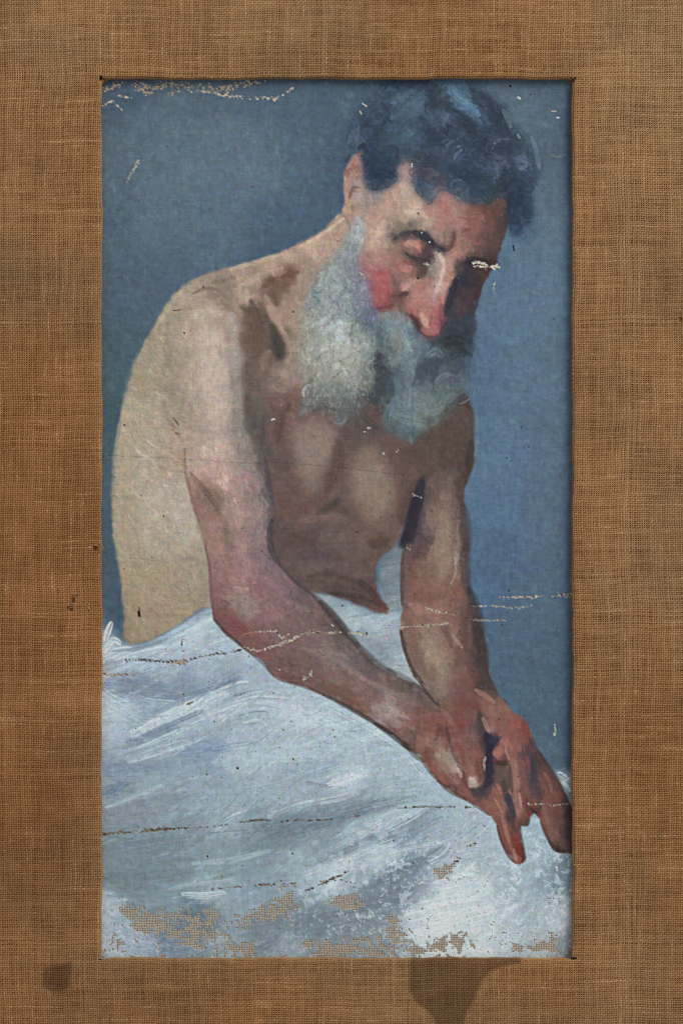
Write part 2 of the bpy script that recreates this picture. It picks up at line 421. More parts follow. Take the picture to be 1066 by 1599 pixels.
# --- torso: back, chest, belly
palette(.74, 1.10, 1.075, 1.07, .08)
torso = reg('''536,334 503,358 468,379 418,399 368,413 333,423 294,439 267,462 250,490 232,520 211,560 198,602 189,640 181,680 176,720 174,760
 174,800 176,832 180,862 186,900 191,940 193,970 192,992 204,1006 240,996 285,971 320,950 420,960 480,930 491,926 518,930 545,939 568,948 594,958 606,955
 603,944 592,936 587,918 586,890 596,868 618,848 660,760 733,740 738,670 735,636 722,606 700,560 600,440 560,400''',
'''520,365,b6957d 490,380,b99c85 450,395,b99b83 420,412,b79b84 370,430,ae947e 330,446,a08c7a 300,458,ac9a83 280,480,a8987f 262,505,a4957c
 355,452,8e7b6c 345,445,94806f 320,490,b5a28c 310,470,ac9a84 330,530,b9a694 335,580,bca897 340,640,bca797 345,700,baa394 300,520,b3a18a 295,580,b3a08c 285,560,a5967f
 366,500,ab9c8a 372,560,a29a8b 374,620,9a9284 372,680,9a9084 380,720,938a80 270,560,9a8f78 262,600,9f937b 268,640,a3957f 240,570,a69a7f 225,590,a4987b 232,640,aca084
 210,650,aca084 245,680,ada187 200,720,aca184 225,720,b4a88f 258,725,ad9b80 275,690,ae9a82 280,720,ad987e 195,790,aa9f82 240,780,b5aa95 270,770,b6ab99 295,830,b2a995
 205,840,ac9f82 230,830,b2a68e 260,860,aa9e86 215,900,aa997a 250,900,aa9878 300,900,a5987f 315,880,a0937e 212,950,a69373 250,960,a89274 300,940,a49678
 200,990,9c8b6e 225,985,a28f72 270,965,a69476 320,930,9c8d76
 400,440,ad917d 440,430,a58673 430,440,6f4e40 415,448,7d5d4e 420,460,7e6256 450,428,7a5542 460,455,a38775 470,430,9c8a78 400,460,a3887a 385,470,9a7f6e 372,462,a68d7a
 440,480,a98a76 430,500,a78470 460,500,a89078 455,540,a48d7c 440,570,a08878 420,560,8d7466 450,590,9c8474 430,600,8f776c 410,590,84695c 400,480,735a4c 390,500,77604f
 405,520,6f5849 395,540,74594a 400,570,6e584a 412,510,6a5648 432,530,544c44 436,540,4f483f 430,515,5d5148 435,555,564e44 395,600,6e5c52 390,630,665c54 405,650,615650
 385,680,6a645c 410,690,5c5450 425,640,75564e 440,625,7b5a50 450,640,79564c 425,670,71554f 440,690,6f544e 430,720,6b5651 445,740,6c5650 450,790,6e5349 440,830,61504e
 470,800,705850 455,850,66524e 480,780,73564b 500,770,715850 520,740,6c544c 535,700,6a544e 540,760,6b564f 525,800,69554e 510,830,655552 540,850,6b5854 500,870,68585a
 560,860,6e5854 590,840,6a5048 575,830,705850 600,820,745a50 620,790,6e5248 630,740,6a5248 640,710,634d42 610,690,6a5248 560,680,5d5250 590,680,61524c
 470,880,6a5855 500,905,67554f 540,900,6b5652 570,880,67524d 570,920,604c48 590,940,685048 600,950,705048 530,925,5a4a48 560,930,5a4846 450,900,66524e
 700,660,57483f 720,640,4d403c 725,680,4e423d 700,700,5b4c44 680,720,61504a 715,730,54463f 670,690,5b4a40 690,740,5a4a42''', 2.2, 1.0, 8, TORSO, pw=2.15)
TM = (LAB == TORSO).astype(np.float32)
scumble(TM, 1400, 13, 5, lambda x, y: 1.15 if x < 330 else 0.6, 0.02, 0.35, 0.05, 0.6, 0.006)
scumble(TM, 2600, 5, 1.8, lambda x, y: 0.9 if x < 330 else 1.3, 0.05, 0.38, 0.08, 0.7, 0.012, 2)
# light patches on the chest
m = polymask('460,664 490,655 520,664 523,690 516,712 503,738 487,770 473,754 462,722 455,690', 7, 2.5); lay(m, 1.05 * field('470,680,8b7468 500,675,8a7367 485,710,8b776b 485,745,877264', 15), .95)
m = polymask('552,712 566,695 592,700 607,726 613,760 608,798 594,818 570,808 552,784 546,748', 8, 2.5); lay(m, 1.05 * field('565,710,86705f 590,710,836c5e 575,740,8a7565 590,770,8a7665 565,780,8a7463 580,800,846e60', 15), .95)
strokes('''8e7a6c 16 .5 560,745 580,740 600,745
8c7868 12 .5 560,782 580,776 600,782
95806f 8 .4 575,725 590,735 596,752''', soft=1.4)
strokes('''5a443d 14 .5 528,690 525,730 512,765
5b463e 12 .5 540,800 520,790 505,800
4c4240 9 .5 495,802 515,792 528,778
5a4440 18 .45 440,850 470,842 500,850
574644 16 .45 470,870 500,862 530,872
6e4e42 10 .5 460,800 480,790 500,780
8a6f60 12 .35 470,815 500,808 540,812
7b665e 18 .3 500,845 540,838 570,842
4e3f3a 10 .5 575,846 590,850 605,844
54443e 8 .6 480,900 515,897 548,906 566,918
5e4d46 6 .5 470,908 510,912 550,922
4a3c38 6 .7 515,926 545,930 572,936 590,945
3f3533 8 .6 560,908 575,920 585,936
5c3a33 8 .6 584,925 592,940 600,950
7d5044 4 .5 596,946 601,953 603,958
7f5f55 12 .4 440,640 455,660 450,700
5a4038 10 .5 452,632 440,650 432,690
6b5048 12 .5 640,830 625,800 640,770
4b3d38 14 .5 628,815 640,780 655,750
604a40 14 .4 640,700 670,715 690,735
4b3e38 16 .5 720,625 728,670 722,710
5c4b40 18 .4 690,650 700,690 695,720''', soft=1.5, bristle=.15)
# collar bone, hollow, deltoid edge
lay(polymask('362,474 384,470 412,482 434,512 445,546 434,566 416,576 412,612 418,650 408,676 416,716 396,726 380,690 371,640 378,580 378,520', 6, 2), field('375,490,9a8474 385,495,80685a 400,530,745c4c 415,510,6e5c50 432,525,55504a 436,545,504b43 420,560,6a5a4e 400,570,786456 392,600,6f6056 380,600,857a6e 390,640,666058 376,640,8a8276 398,680,605a54 384,690,847e74 405,705,5c5650', 7), .8)
lay(polymask('408,447 430,438 456,427 462,432 446,452 436,474 428,462 416,456', 4, 1.5), field('415,450,8a6c5c 440,440,765646 455,430,83604c 434,465,83695a', 7), .8)
strokes('''b7a08c 9 .6 366,452 380,462 398,472
b59a86 7 .55 374,470 388,468 402,478
b0947f 9 .6 414,462 428,488 442,518
a8907c 8 .5 446,520 452,545 450,565
c2b09c 22 .35 318,500 322,560 328,620
c6b6a6 14 .35 344,520 346,580 350,650''', soft=1.6, bristle=.2)
strokes('''6f5040 7 .4 410,447 425,439 445,431 458,428
77503e 6 .6 440,432 455,427 466,424
6e5144 10 .6 424,452 428,462 432,474
c0a48f 7 .4 372,448 400,432 440,418
b99e8a 9 .6 395,476 385,462 372,456
b89a84 7 .5 418,478 428,500 440,520
b08f7c 9 .6 424,490 434,508 445,530
5a4a3f 12 .7 392,470 402,490 408,515
6a5143 16 .6 388,484 392,515 396,545
6b5346 14 .6 402,500 405,530 402,560
63513f 8 .5 376,478 388,486 398,500
47423a 10 .7 424,508 432,524 437,545
47403a 8 .7 430,535 436,548 436,556
5b4c40 6 .5 414,492 424,505 430,515
8d7464 9 .6 410,575 412,560 420,548
6a594e 16 .6 392,560 388,590 386,620
5f554e 14 .6 384,620 388,650 394,680
57504a 12 .6 398,650 404,680 410,705
7b6a62 12 .4 410,600 425,590 440,600
7a6656 4 .5 300,458 318,450 338,452 352,464
8a7565 5 .6 345,470 355,478 362,486
806c5e 7 .5 332,440 350,436 366,432
8f7d6b 10 .5 322,462 345,462 360,470
c5b29e 12 .5 305,492 325,486 345,490
cab6a4 26 .45 320,520 326,570 330,620
c6b3a3 20 .45 340,560 344,620 348,690
a8a294 10 .5 362,490 366,540 366,590
9b9688 10 .5 370,560 372,620 374,670
8d877d 10 .5 374,640 378,690 386,730
8f8570 9 .5 264,560 260,590 266,620
97896f 9 .45 258,530 262,560 264,600
a99a84 9 .4 280,520 274,550 272,580
7e6a55 4 .55 262,655 270,665 275,676
6a4a3a 2.4 .75 270,652 275,659 278,663
6e4a3c 2.4 .7 268,670 274,676 280,677
8b7a62 4 .5 276,676 282,684 286,694
b49a78 9 .5 270,690 280,705 284,720
bda98a 7 .35 196,640 190,680 186,720
b3a486 8 .4 184,760 184,800 188,840''', soft=1.5, bristle=.15)
strokes('''c6bca8 4 .5 216,690 232,700 246,712
c4baa8 3 .5 214,706 226,712 240,722
cac0b0 3 .5 222,684 238,696 250,700
c3b9a4 4 .4 220,740 240,752 262,760
c5bca9 4 .5 255,770 270,762 284,776
c8bfae 6 .45 272,800 284,830 292,850
c4baa6 5 .4 230,800 250,815 270,820
beb29a 7 .35 205,760 220,780 235,810
b8a88a 8 .35 212,870 230,890 250,905
918a78 3 .4 262,908 285,922 310,945
b79f82 8 .35 230,930 250,940 275,940
a68a72 6 .35 245,958 265,962 280,955''', soft=.6, bristle=.6, z=.25)
scumble(TM * (GX < 300), 900, 9, 1.6, lambda x, y: 0.7, 0.035, 0.45, 0.12, 0.5, 0.007)

palette(.76, 1.15, 1.10, 1.11, .0)
# --- near arm (left in the picture): upper arm, elbow, forearm
ARM_OUT = '''300,640 287,680 287,706 289,738 297,776 308,815 319,853 327,892 329,930 333,965 350,988 369,1003 388,1018 410,1034 428,1058 452,1066 475,1072
 527,1096 569,1119 611,1147 644,1175 690,1170 715,1110 690,1108 668,1082 649,1068 616,1056 588,1039 564,1016 541,988 517,960 489,929 458,907 437,882
 423,848 421,815 429,788 420,757 415,718 409,680 395,630 350,600'''
m = polymask(ARM_OUT, 1.6, 1.0); LAB[m > .5] = ARM_NEAR
lay(m * np.clip((GY - 668) / 60, 0, 1), field('''320,660,b9a494 350,660,b9a292 375,680,a09084 300,680,b09c88 320,700,bca595 350,720,b39c8f 385,720,90877c 405,720,6a655f 400,700,767068
 310,740,b59e8e 305,760,9a7c6c 325,770,84695c 340,790,80685a 345,750,b39a8c 375,750,a18b82 400,760,8c7d75 415,770,66605e
 310,800,92736a 325,820,9a786a 350,800,a88b7d 375,800,9f857c 400,800,96807a 418,810,6f6464 335,850,9c7c6e 355,840,8d7668 380,840,9a7e76 405,850,94797a 418,860,6a5f62
 335,890,916f69 355,880,94736b 380,880,98767a 400,890,957474 425,890,7c6668 340,930,8c6462 365,920,93706a 390,920,8f6b69 420,920,8a6a6b 450,925,80676a 470,925,6b5a5c
 345,965,7c5554 365,945,8a7268 380,940,938578 385,960,8e7f74 360,970,7f4e4a 375,980,87544e 400,970,845f5e 420,960,8a696a 450,960,7d6362 490,960,77635f 510,970,645450
 380,1005,795552 400,1010,7d5650 430,1000,7d6260 470,1000,7b6460 510,1000,7a6864 535,1000,5f5652 420,1040,7a5a54 450,1040,785a55 480,1030,76605c 510,1030,7d6c68 540,1030,7c6c68
 560,1030,655e5c 460,1060,755750 500,1070,75584f 530,1060,7a6058 560,1060,806862 590,1060,77645f 580,1045,5f5852 620,1065,64584f 540,1090,765548 570,1090,835f58 600,1100,93807a
 610,1115,948580 640,1090,7a655e 650,1080,574c48 640,1120,87665c 660,1120,7d4f48 620,1140,7a5a50 670,1100,6b5a54 690,1140,7c4f48 650,1160,6d5045''', 7))
AM = (LAB == ARM_NEAR).astype(np.float32)
scumble(AM * (GY > 690), 1500, 11, 4.5, lambda x, y: 1.35 if y < 900 else 0.65, 0.025, 0.4, 0.06, 0.45, 0.008)
strokes('''7b6556 8 .6 296,740 312,756 330,776
6e5a4c 7 .6 318,764 330,780 342,796
7e6a5c 8 .5 340,800 352,820 358,845
867264 8 .45 352,838 358,856 360,868
8f7566 10 .45 300,780 312,810 322,850
c0a898 16 .5 318,700 335,730 352,760
b49a8c 14 .45 355,760 365,790 372,820
a58e82 9 .4 400,760 408,800 402,840
8f7f7c 10 .4 405,830 408,860 418,885
a88a82 10 .4 370,850 385,880 380,910
a8847c 10 .4 360,905 375,912 392,916
b09a90 7 .5 366,918 376,922 386,920
7a5450 9 .5 352,940 350,965 358,982
84443e 8 .5 362,966 372,978 386,988
94857a 9 .4 362,948 372,942 384,942
90847a 8 .35 378,952 388,960 396,966
9a8070 5 .5 356,932 372,930 386,934
785a58 9 .5 395,985 420,978 450,982
8a7270 9 .4 410,950 440,940 465,945
93787a 9 .35 400,900 420,910 440,925
88736e 9 .45 480,985 510,1005 540,1030
8f807a 8 .45 500,1015 530,1035 570,1062
8e7a72 8 .4 470,1012 495,1022 520,1042
6a544e 9 .45 440,1020 470,1045 500,1060
5f4e48 5 .5 446,1034 456,1040 462,1042
6b5048 7 .45 440,1056 480,1066 520,1082
806058 8 .4 540,1070 570,1085 600,1098
a8968f 8 .6 598,1098 620,1112 638,1122
9c8a84 7 .5 600,1118 625,1132 645,1138
9a8780 6 .4 560,1056 590,1072 620,1085
8a5a50 9 .45 625,1140 650,1128 672,1118
6d4a44 7 .5 655,1150 668,1136 676,1122''', soft=1.0, bristle=.35, z=.06)
scumble(AM * (GY > 660), 1800, 5, 1.8, lambda x, y: 1.2 if y < 900 else 0.5, 0.05, 0.38, 0.08, 0.6, 0.014, 2)
# dark contour lines of the near arm
strokes('''4c4644 6 0.52 412,650 409,670 410,695 414,720
5d5853 16 0.37 398,640 402,680 408,720
8f887e 10 0.30 384,680 390,710 398,740
57504c 9 0.37 406,690 412,730 420,765
474449 6 0.55 415,722 420,758 428,786
4e4a4e 9 0.41 424,775 425,800 420,830
3d3b42 7 0.63 424,812 421,838 425,862 436,882
45424a 4 0.59 436,882 458,906 489,930
4b4543 9 0.52 489,930 515,956 541,987
3d3937 9 0.59 500,940 530,975 560,1010
4a4541 9 0.55 556,1005 585,1036 616,1054
55504a 7 0.52 605,1046 635,1062 655,1076
433c3b 4 0.55 655,1072 672,1088 690,1108
7d6258 4 0.37 288,700 290,740 300,780 310,815
6a5250 3.5 0.52 320,852 327,890 329,930 334,966
423a3e 4.5 0.59 334,968 352,988 370,1003 384,1016
50444a 4 0.41 386,1018 408,1034 428,1057
5a4640 4 0.44 440,1064 475,1073 505,1086
3c3430 5 0.59 505,1086 530,1098 569,1120 611,1147
38312e 6 0.63 585,1130 611,1148 640,1172
4a3a30 6 0.52 632,1160 644,1176 660,1190''', soft=1.15, bristle=.08)

# --- far arm (right in the picture)
farm = reg('''700,640 736,640 738,671 735,707 727,757 723,785 727,821 730,857 726,892 731,928 746,960 756,1002 761,1044 775,1082 790,1104 740,1130 690,1120
 686,1107 663,1077 646,1058 630,1016 624,993 626,965 628,942 627,907 628,871 634,850 648,830 658,800 664,760 680,730''',
'''700,720,54463e 720,720,4d423c 700,750,6a5a50 720,750,574a44 680,760,625048 700,780,7b665a 720,775,5f4e46 690,800,846c5e 715,800,6f5a52 680,830,7c685e 700,830,8a7564 720,830,6c5852
 665,840,5b4a4a 655,860,5f4d4a 680,860,88705f 705,860,88745f 722,860,6d5650 640,890,76574f 665,890,806355 690,890,897260 710,890,8a7060 645,920,7f5c50 670,920,845f52 700,910,846454 715,920,80594e
 640,950,836254 665,960,8a6a5a 690,955,8a6757 715,950,825d50 730,955,5f4840 640,990,7d5f52 670,990,8f7868 700,990,8a6c5e 725,990,684c44 745,990,4a3e3c 650,1030,7c6658 675,1020,958069 700,1030,87705f
 725,1030,6a4e46 750,1030,473c3c 670,1060,7d6a5c 690,1060,8a7868 710,1070,7d5c50 735,1060,6f4a42 755,1070,4a3d3c 690,1090,7a6a5c 700,1110,745248 730,1100,7a4f48 760,1100,7d5248 775,1095,4f443e''', 1.6, 1.0, 7, ARM_FAR)
lay(polymask('659,741 664,752 662,776 657,802 649,832 642,852 632,858 622,848 632,826 641,800 649,770', 2.6, 1.2), field('656,760,38343c 645,800,2e2a38 652,815,3a3440 632,845,37303a 645,845,4c4248', 6), .95)
FM = (LAB == ARM_FAR).astype(np.float32)
scumble(FM, 800, 11, 4.5, 1.5, 0.025, 0.4, 0.05, 0.4, 0.007)
strokes('''33303c 12 .85 658,752 650,785 638,822
2d2a38 12 .85 650,775 642,815 630,845
342f3a 11 .8 657,790 650,820 640,846
574a50 8 .6 662,790 656,830 646,860
5a4a4a 9 .55 650,850 642,870 640,890
4a3c3c 5 .7 629,862 628,905 628,945
66524a 9 .5 632,870 634,910 633,950
93806a 14 .5 685,830 692,870 690,900
96816b 12 .45 690,800 695,840 700,880
7a5f55 8 .5 712,870 706,900 692,918
a58a7a 3 .7 711,868 711,895 704,912
9aa09e 6 .75 712,862 713,868 712,874
8d7a72 5 .5 714,820 714,850 712,880
7a5648 12 .45 650,925 680,930 715,925
ad8a76 9 .3 640,945 665,955 690,955
907b68 12 .5 660,985 680,1000 690,1025
a08c74 10 .45 668,1000 678,1025 690,1050
8f7e6a 8 .45 685,1045 692,1065 695,1085
ad9686 4 .5 700,984 712,1000 722,1012
7c5c50 9 .45 640,1000 650,1030 668,1058
604840 9 .5 690,975 700,990 705,1010
7a564a 9 .45 715,1010 722,1040 728,1075
463f42 12 .75 723,790 727,825 730,858
463e40 12 .75 727,850 726,890 731,925
3c383a 12 .75 732,920 745,960 752,1000
403838 12 .8 742,975 752,1010 758,1048
4a403e 10 .75 752,1035 762,1070 782,1098
4a3f3b 8 .6 722,740 718,765 722,790
403630 9 .6 735,690 732,725 726,755
3f3633 4 .7 626,985 632,1015 648,1056
453c38 5 .7 648,1050 668,1082 688,1106
7a6e64 3 .5 660,1068 676,1088 690,1106''', soft=1.1, bristle=.1)

scumble(FM, 1200, 5, 1.7, 1.4, 0.05, 0.38, 0.06, 0.6, 0.012, 2)
palette(.76, 1.18, 1.12, 1.12, .1)
# --- the two hands
HAND_OUT = '''686,1100 700,1085 730,1075 760,1075 776,1084 799,1110 820,1124 828,1143 837,1166 855,1194 870,1218 882,1240 893,1262 898,1300 893,1331 883,1332
 870,1331 859,1317 849,1296 843,1281 834,1271 827,1279 822,1291 813,1290 812,1300 814,1317 820,1338 820,1346 809,1351 799,1344 788,1328 780,1307 775,1289 763,1273 751,1264 725,1248
 699,1233 683,1218 667,1199 654,1178 648,1160 660,1125'''
m = polymask(HAND_OUT, 1.3, .8); LAB[m > .5] = HANDS
lay(m * np.clip(((GX - 652) * .75 + (GY - 1108) * .66) / 38, 0, 1) * np.clip((GY - 1074) / 34, 0, 1), field('''700,1100,765449 720,1100,784c46 740,1090,79504a 760,1095,825a50 775,1105,8a6658 700,1125,7c4f4a 720,1125,7a4a44 740,1120,74504c 752,1125,4d4440 765,1120,8a5f56 785,1125,85584c 805,1125,83524a 820,1135,7a483f
 660,1140,8a5c50 675,1135,82584c 690,1140,74463f 705,1145,7d4e48 725,1150,7d5450 740,1150,6d5550 752,1145,4a4344 765,1140,946b62 785,1150,8e5b50 805,1145,8a554c 820,1155,7c4c46 828,1165,5a424c
 665,1160,8a6458 680,1160,84675a 700,1165,805a50 720,1170,85564e 740,1170,80544a 755,1165,4c4048 765,1160,2c2a40 770,1150,5a4450 790,1165,905c52 805,1170,8a564c 822,1180,53424a 840,1185,4a3c3c
 668,1180,77503f 690,1180,93806f 705,1185,8e7e6e 720,1190,86584c 740,1190,84584c 752,1185,7a4e44 763,1185,30303f 776,1178,9c5c54 790,1185,714a46 800,1195,8e5f54 815,1195,80504c 830,1200,4c4048 850,1205,5a443f
 675,1200,855448 695,1200,87705f 712,1200,a08e84 720,1210,7f564e 735,1205,855a4e 748,1205,7c5044 762,1205,33303c 778,1195,5a3e3e 785,1205,5f5048 800,1215,8a6258 815,1215,7d4c46 830,1220,43404a 850,1220,704a42 865,1225,5f423e
 690,1220,87564a 710,1220,8a6558 725,1225,78504a 738,1222,a79c8c 752,1220,80604f 763,1220,3c3540 775,1220,6b5048 790,1225,55483f 803,1235,8a6258 818,1235,7a4a44 832,1240,5a4a46 850,1240,774c42 868,1245,6a443c 882,1255,513a38
 705,1233,5f4439 725,1240,80544a 745,1238,4c4448 757,1235,4a4045 770,1240,84584c 785,1245,7a5a4e 793,1250,45404a 805,1250,8c6a60 820,1250,7a4a42 835,1255,754a40 855,1260,7a5045 875,1265,6a443c 890,1270,3f3438
 745,1255,7d5449 765,1262,865848 780,1265,8a5e50 797,1275,4f4044 808,1270,96685c 820,1275,7a4e46 835,1268,6a3f36 850,1280,7a5048 870,1290,66453f 885,1300,4a3838
 785,1290,7d5046 800,1295,704640 788,1310,7c4d44 803,1310,7a4038 795,1330,7d4c44 810,1330,74362f 805,1342,8a5a50 818,1343,5a342c 860,1305,7a554c 875,1318,5f4844 868,1326,4a3a38 822,1286,564840''', 3.6))
HM = (LAB == HANDS).astype(np.float32)
scumble(HM, 800, 6, 2.6, lambda x, y: 1.25, 0.03, 0.4, 0.05, 0.4, 0.008, 2)
strokes('''4a4241 7 .8 748,1112 752,1128 757,1146
2b2a42 11 .9 760,1148 765,1160 766,1172
2f2c3e 9 .85 765,1165 764,1190 763,1212
35303e 8 .8 764,1205 762,1222 754,1234
454046 9 .8 736,1234 746,1239 757,1234
36344a 7 .8 764,1160 775,1155 782,1152
a05e55 9 .85 774,1176 779,1178
8a2f34 3 .7 770,1188 777,1190 783,1190
3e3232 7 .7 776,1192 786,1193 794,1193
5c5048 11 .6 780,1200 786,1206 790,1216
46423f 7 .75 786,1222 788,1236 793,1250
3e3c46 7 .8 792,1242 798,1258 803,1276
a89c8c 6 .6 736,1216 739,1224
9c9082 5 .5 733,1228 741,1228 747,1226
a39a92 5 .75 712,1192 717,1203 720,1214
9d8c7e 9 .5 694,1180 704,1192 712,1204
8f7f70 8 .5 688,1172 698,1180 708,1186
946c5e 5 .5 734,1190 737,1204 738,1212
68423c 4 .6 744,1186 746,1200 748,1214
6b403c 4 .6 724,1206 726,1222 732,1234
7a3f38 6 .5 712,1160 722,1178 724,1196
5c3240 4 .65 697,1136 700,1150 702,1160
6f403c 6 .5 680,1128 684,1142 680,1156
8a5048 7 .5 668,1130 680,1124 692,1128
704038 9 .45 720,1098 735,1100 748,1108
7a423c 8 .5 716,1122 722,1134 724,1146
a07a6e 5 .6 754,1122 760,1136 764,1144
9a7260 6 .6 742,1078 756,1086 772,1098
7d5a4c 9 .4 772,1104 786,1114 800,1122
9a5448 8 .6 796,1136 806,1132 816,1136
7d3f36 7 .6 816,1130 822,1144 824,1156
a06a5e 7 .45 780,1150 790,1160 798,1172
b07a70 3 .6 789,1168 792,1178 795,1186
94665a 8 .5 796,1180 800,1205 803,1225
8c4a4c 4 .6 822,1182 826,1195 826,1208
3f3c48 7 .7 832,1188 834,1206 835,1224
4a4448 8 .55 836,1216 842,1232 850,1242
8a5a4c 5 .5 850,1208 858,1222 862,1238
805040 6 .5 866,1236 872,1252 874,1268
443838 5 .55 842,1176 858,1200 872,1222 884,1246
58433f 5 .6 828,1156 838,1176 846,1190
8f6258 6 .5 806,1236 810,1252 813,1266
b09088 3 .5 811,1240 813,1254 814,1262
5f3632 5 .6 822,1244 824,1262 826,1274
b58a7c 2.5 .7 772,1248 778,1258 784,1270
8f5c4c 9 .5 772,1236 780,1258 788,1282
b06a58 4 .5 776,1226 780,1234 783,1240
4e3a3a 6 .55 796,1276 800,1290 806,1300
96604f 5 .5 788,1292 793,1312 799,1330
842f28 4 .6 802,1310 806,1322 808,1332
b28a78 4 .5 802,1328 804,1336 806,1344
5c3c34 3 .4 812,1300 816,1320 820,1342
5c3c34 3 .4 776,1290 782,1312 792,1334
6a4438 3 .6 845,1282 852,1302 864,1324
3e302c 5 .7 858,1316 868,1328 882,1331
2c2426 4 .6 828,1262 832,1268 838,1270
584a40 5 .6 814,1282 822,1288 826,1282
7d5a50 7 .4 860,1280 868,1300 872,1314
5a4236 4 .5 656,1182 670,1204 690,1226
523d34 5 .55 684,1220 702,1236 728,1250
5a4438 4 .5 722,1246 748,1262 764,1274
9c7a6c 6 .4 690,1110 700,1120 706,1134
5c4a48 5 .5 700,1150 708,1176 722,1206
6a5650 7 .4 728,1160 734,1180 736,1196
57464a 6 .5 754,1186 754,1204 750,1220
4e4246 5 .6 796,1196 797,1216 800,1238
8f766a 6 .45 806,1196 808,1216 810,1232
6b5450 6 .45 818,1206 820,1228 822,1246
443a40 6 .6 838,1230 844,1250 842,1266
8a7064 5 .4 846,1252 852,1272 858,1296
5c4844 7 .45 872,1276 878,1300 876,1318
9a7c6e 5 .45 784,1276 790,1296 796,1316
5c443e 3.5 .5 776,1290 783,1314 794,1338 806,1350
58403a 3.5 .5 812,1292 815,1316 821,1342
543f3a 4 .45 844,1284 852,1304 866,1328
4a3e40 5 .5 826,1152 840,1174 856,1198
6a4c46 5 .5 690,1206 702,1222 716,1234
78625a 6 .4 668,1166 676,1184 686,1200''', soft=1.1, bristle=.15, z=.05)

palette(.78, 1.12, 1.09, 1.09, .12)
# --- head: face, then beard, then hair
face = reg('''534,330 536,310 535,272 542,254 556,235 570,230 640,225 760,240 800,290 797,320 794,345 789,365 781,387 774,408 762,428 753,442 748,460 742,482
 739,500 734,540 720,575 640,600 560,540 545,400 545,350''',
'''540,300,a88070 556,245,a87a70 545,262,8c5c54 550,270,a58478 558,290,9c8a80 547,320,a88a74 560,310,a09086 540,330,b0907a
 575,310,8f8880 590,300,888480 605,305,ab8e7a 620,300,b0927e 634,255,9a7f80 632,275,a58b86 634,300,b09a8c 650,320,bba088 640,330,bba38a 670,330,ab7c70 690,310,a87870 665,345,b29a86
 587,325,a68978 600,330,b3957f 575,350,b5977f 590,360,b59a86 580,380,b0907e 600,380,a8917f 610,345,a48c7a 620,350,7f7567 640,352,756d62 655,350,938272 630,340,aa927e
 700,320,a2746c 720,320,9a706a 740,325,85584c 760,325,6a4638 780,325,5f463e 705,345,a07a70 690,350,a8766a 720,345,9c6c64 742,345,8f5c52 765,350,6c4a44 784,350,4f3e3c 790,330,4e403e
 680,365,9c8076 695,372,9d7a70 706,372,7a6256 715,375,a07266 735,365,8c5c54 750,375,76504a 770,380,5a4440 782,385,4a3c3c 727,385,936a5e 745,395,5f4a46 765,400,4c3c3a 735,398,6a564e
 705,397,aa7b6b 715,395,a07466 695,410,b08474 705,425,a57766 700,440,a87868 715,420,5a4844 725,412,443c42 739,407,2e2b33 765,411,3c2c2a 727,422,302d39 722,434,2a2b3b 740,430,362e36 752,425,43322f 712,450,33313d
 730,455,3b3234 742,450,40323a 700,480,343542 720,480,43353c 738,478,3a3640 695,505,33333f 715,505,2f3540 730,505,2f3d4c 700,530,323840 720,530,333e4c
 616,370,5f554e 635,366,5a4a46 660,368,41404a 675,380,453f44 690,388,4c4648 640,381,aa796a 628,382,8f6a5e 655,385,9a6258 667,390,503843 672,400,48363c 640,394,9c6a5e 634,394,6a5852 645,402,4a4848 655,406,454044 665,406,4a3c40
 620,395,936f66 610,385,98786a 620,410,9c6a60 631,416,a66f64 640,416,9a6a60 649,414,6e5650 661,420,55443c 655,428,6a5248 645,428,8a6358 630,432,946a60 674,418,8a857b 680,400,94867c 685,396,b39c8e 692,408,bba294 692,425,bca293 684,412,9a8f84
 575,405,a87c74 585,400,ad8476 600,405,a87a72 565,420,9a6a6a 580,425,a8666a 595,427,a95a5e 605,430,a35c5c 612,430,8c6a66 618,440,7d5f5e 560,435,8a7884 570,440,8f6676 580,455,a6575c 595,460,ab5c5c 608,455,9c5654
 618,460,7a504e 600,478,924a4a 588,475,964e54 612,472,7f504c 622,468,6f4b4a 630,458,6b4c4a 628,475,7d5a58 622,480,8a6862 610,485,8f6a66 600,490,98706a
 632,448,b0807c 645,440,a88074 665,438,a2786c 655,450,b07468 652,460,b47e72 640,470,b07c70 670,455,b58478 682,450,ae8c88 690,445,b49a8c 680,470,ae7a78 690,470,a96e68 650,480,b27468 640,482,a8665e 660,490,b5806f
 664,503,bf917f 672,490,b47468 682,490,a85c62 688,500,9f5458 675,512,a65c5c 665,517,a86460 684,512,9c5456 640,492,6a4440 648,502,4c3634 655,515,4a3836''', 1.4, .8, 5.0, FACE, pw=2.1)
FC = (LAB == FACE).astype(np.float32)
m = polymask('716,414 730,406 752,404 776,406 766,424 754,442 748,460 742,484 740,520 690,524 691,499 694,474 703,450 710,430', 1.6, .8)
lay(m, field('720,420,4a3e40 735,412,2d2a31 765,411,3b2a28 727,422,2f2c38 722,434,282a3a 740,430,372e35 752,425,45322f 712,448,302f3a 730,455,3d3334 742,450,42323a 700,478,323440 720,480,46363c 738,478,3a3640 695,500,31333f 715,500,333640 732,500,2f3c4a 700,520,323840 720,520,333e4a', 5) * 1.18, .8)
scumble(FC, 1100, 5.5, 2.4, lambda x, y: 1.0 if x < 690 else 1.6, 0.03, 0.4, 0.06, 0.6, 0.009, 2)
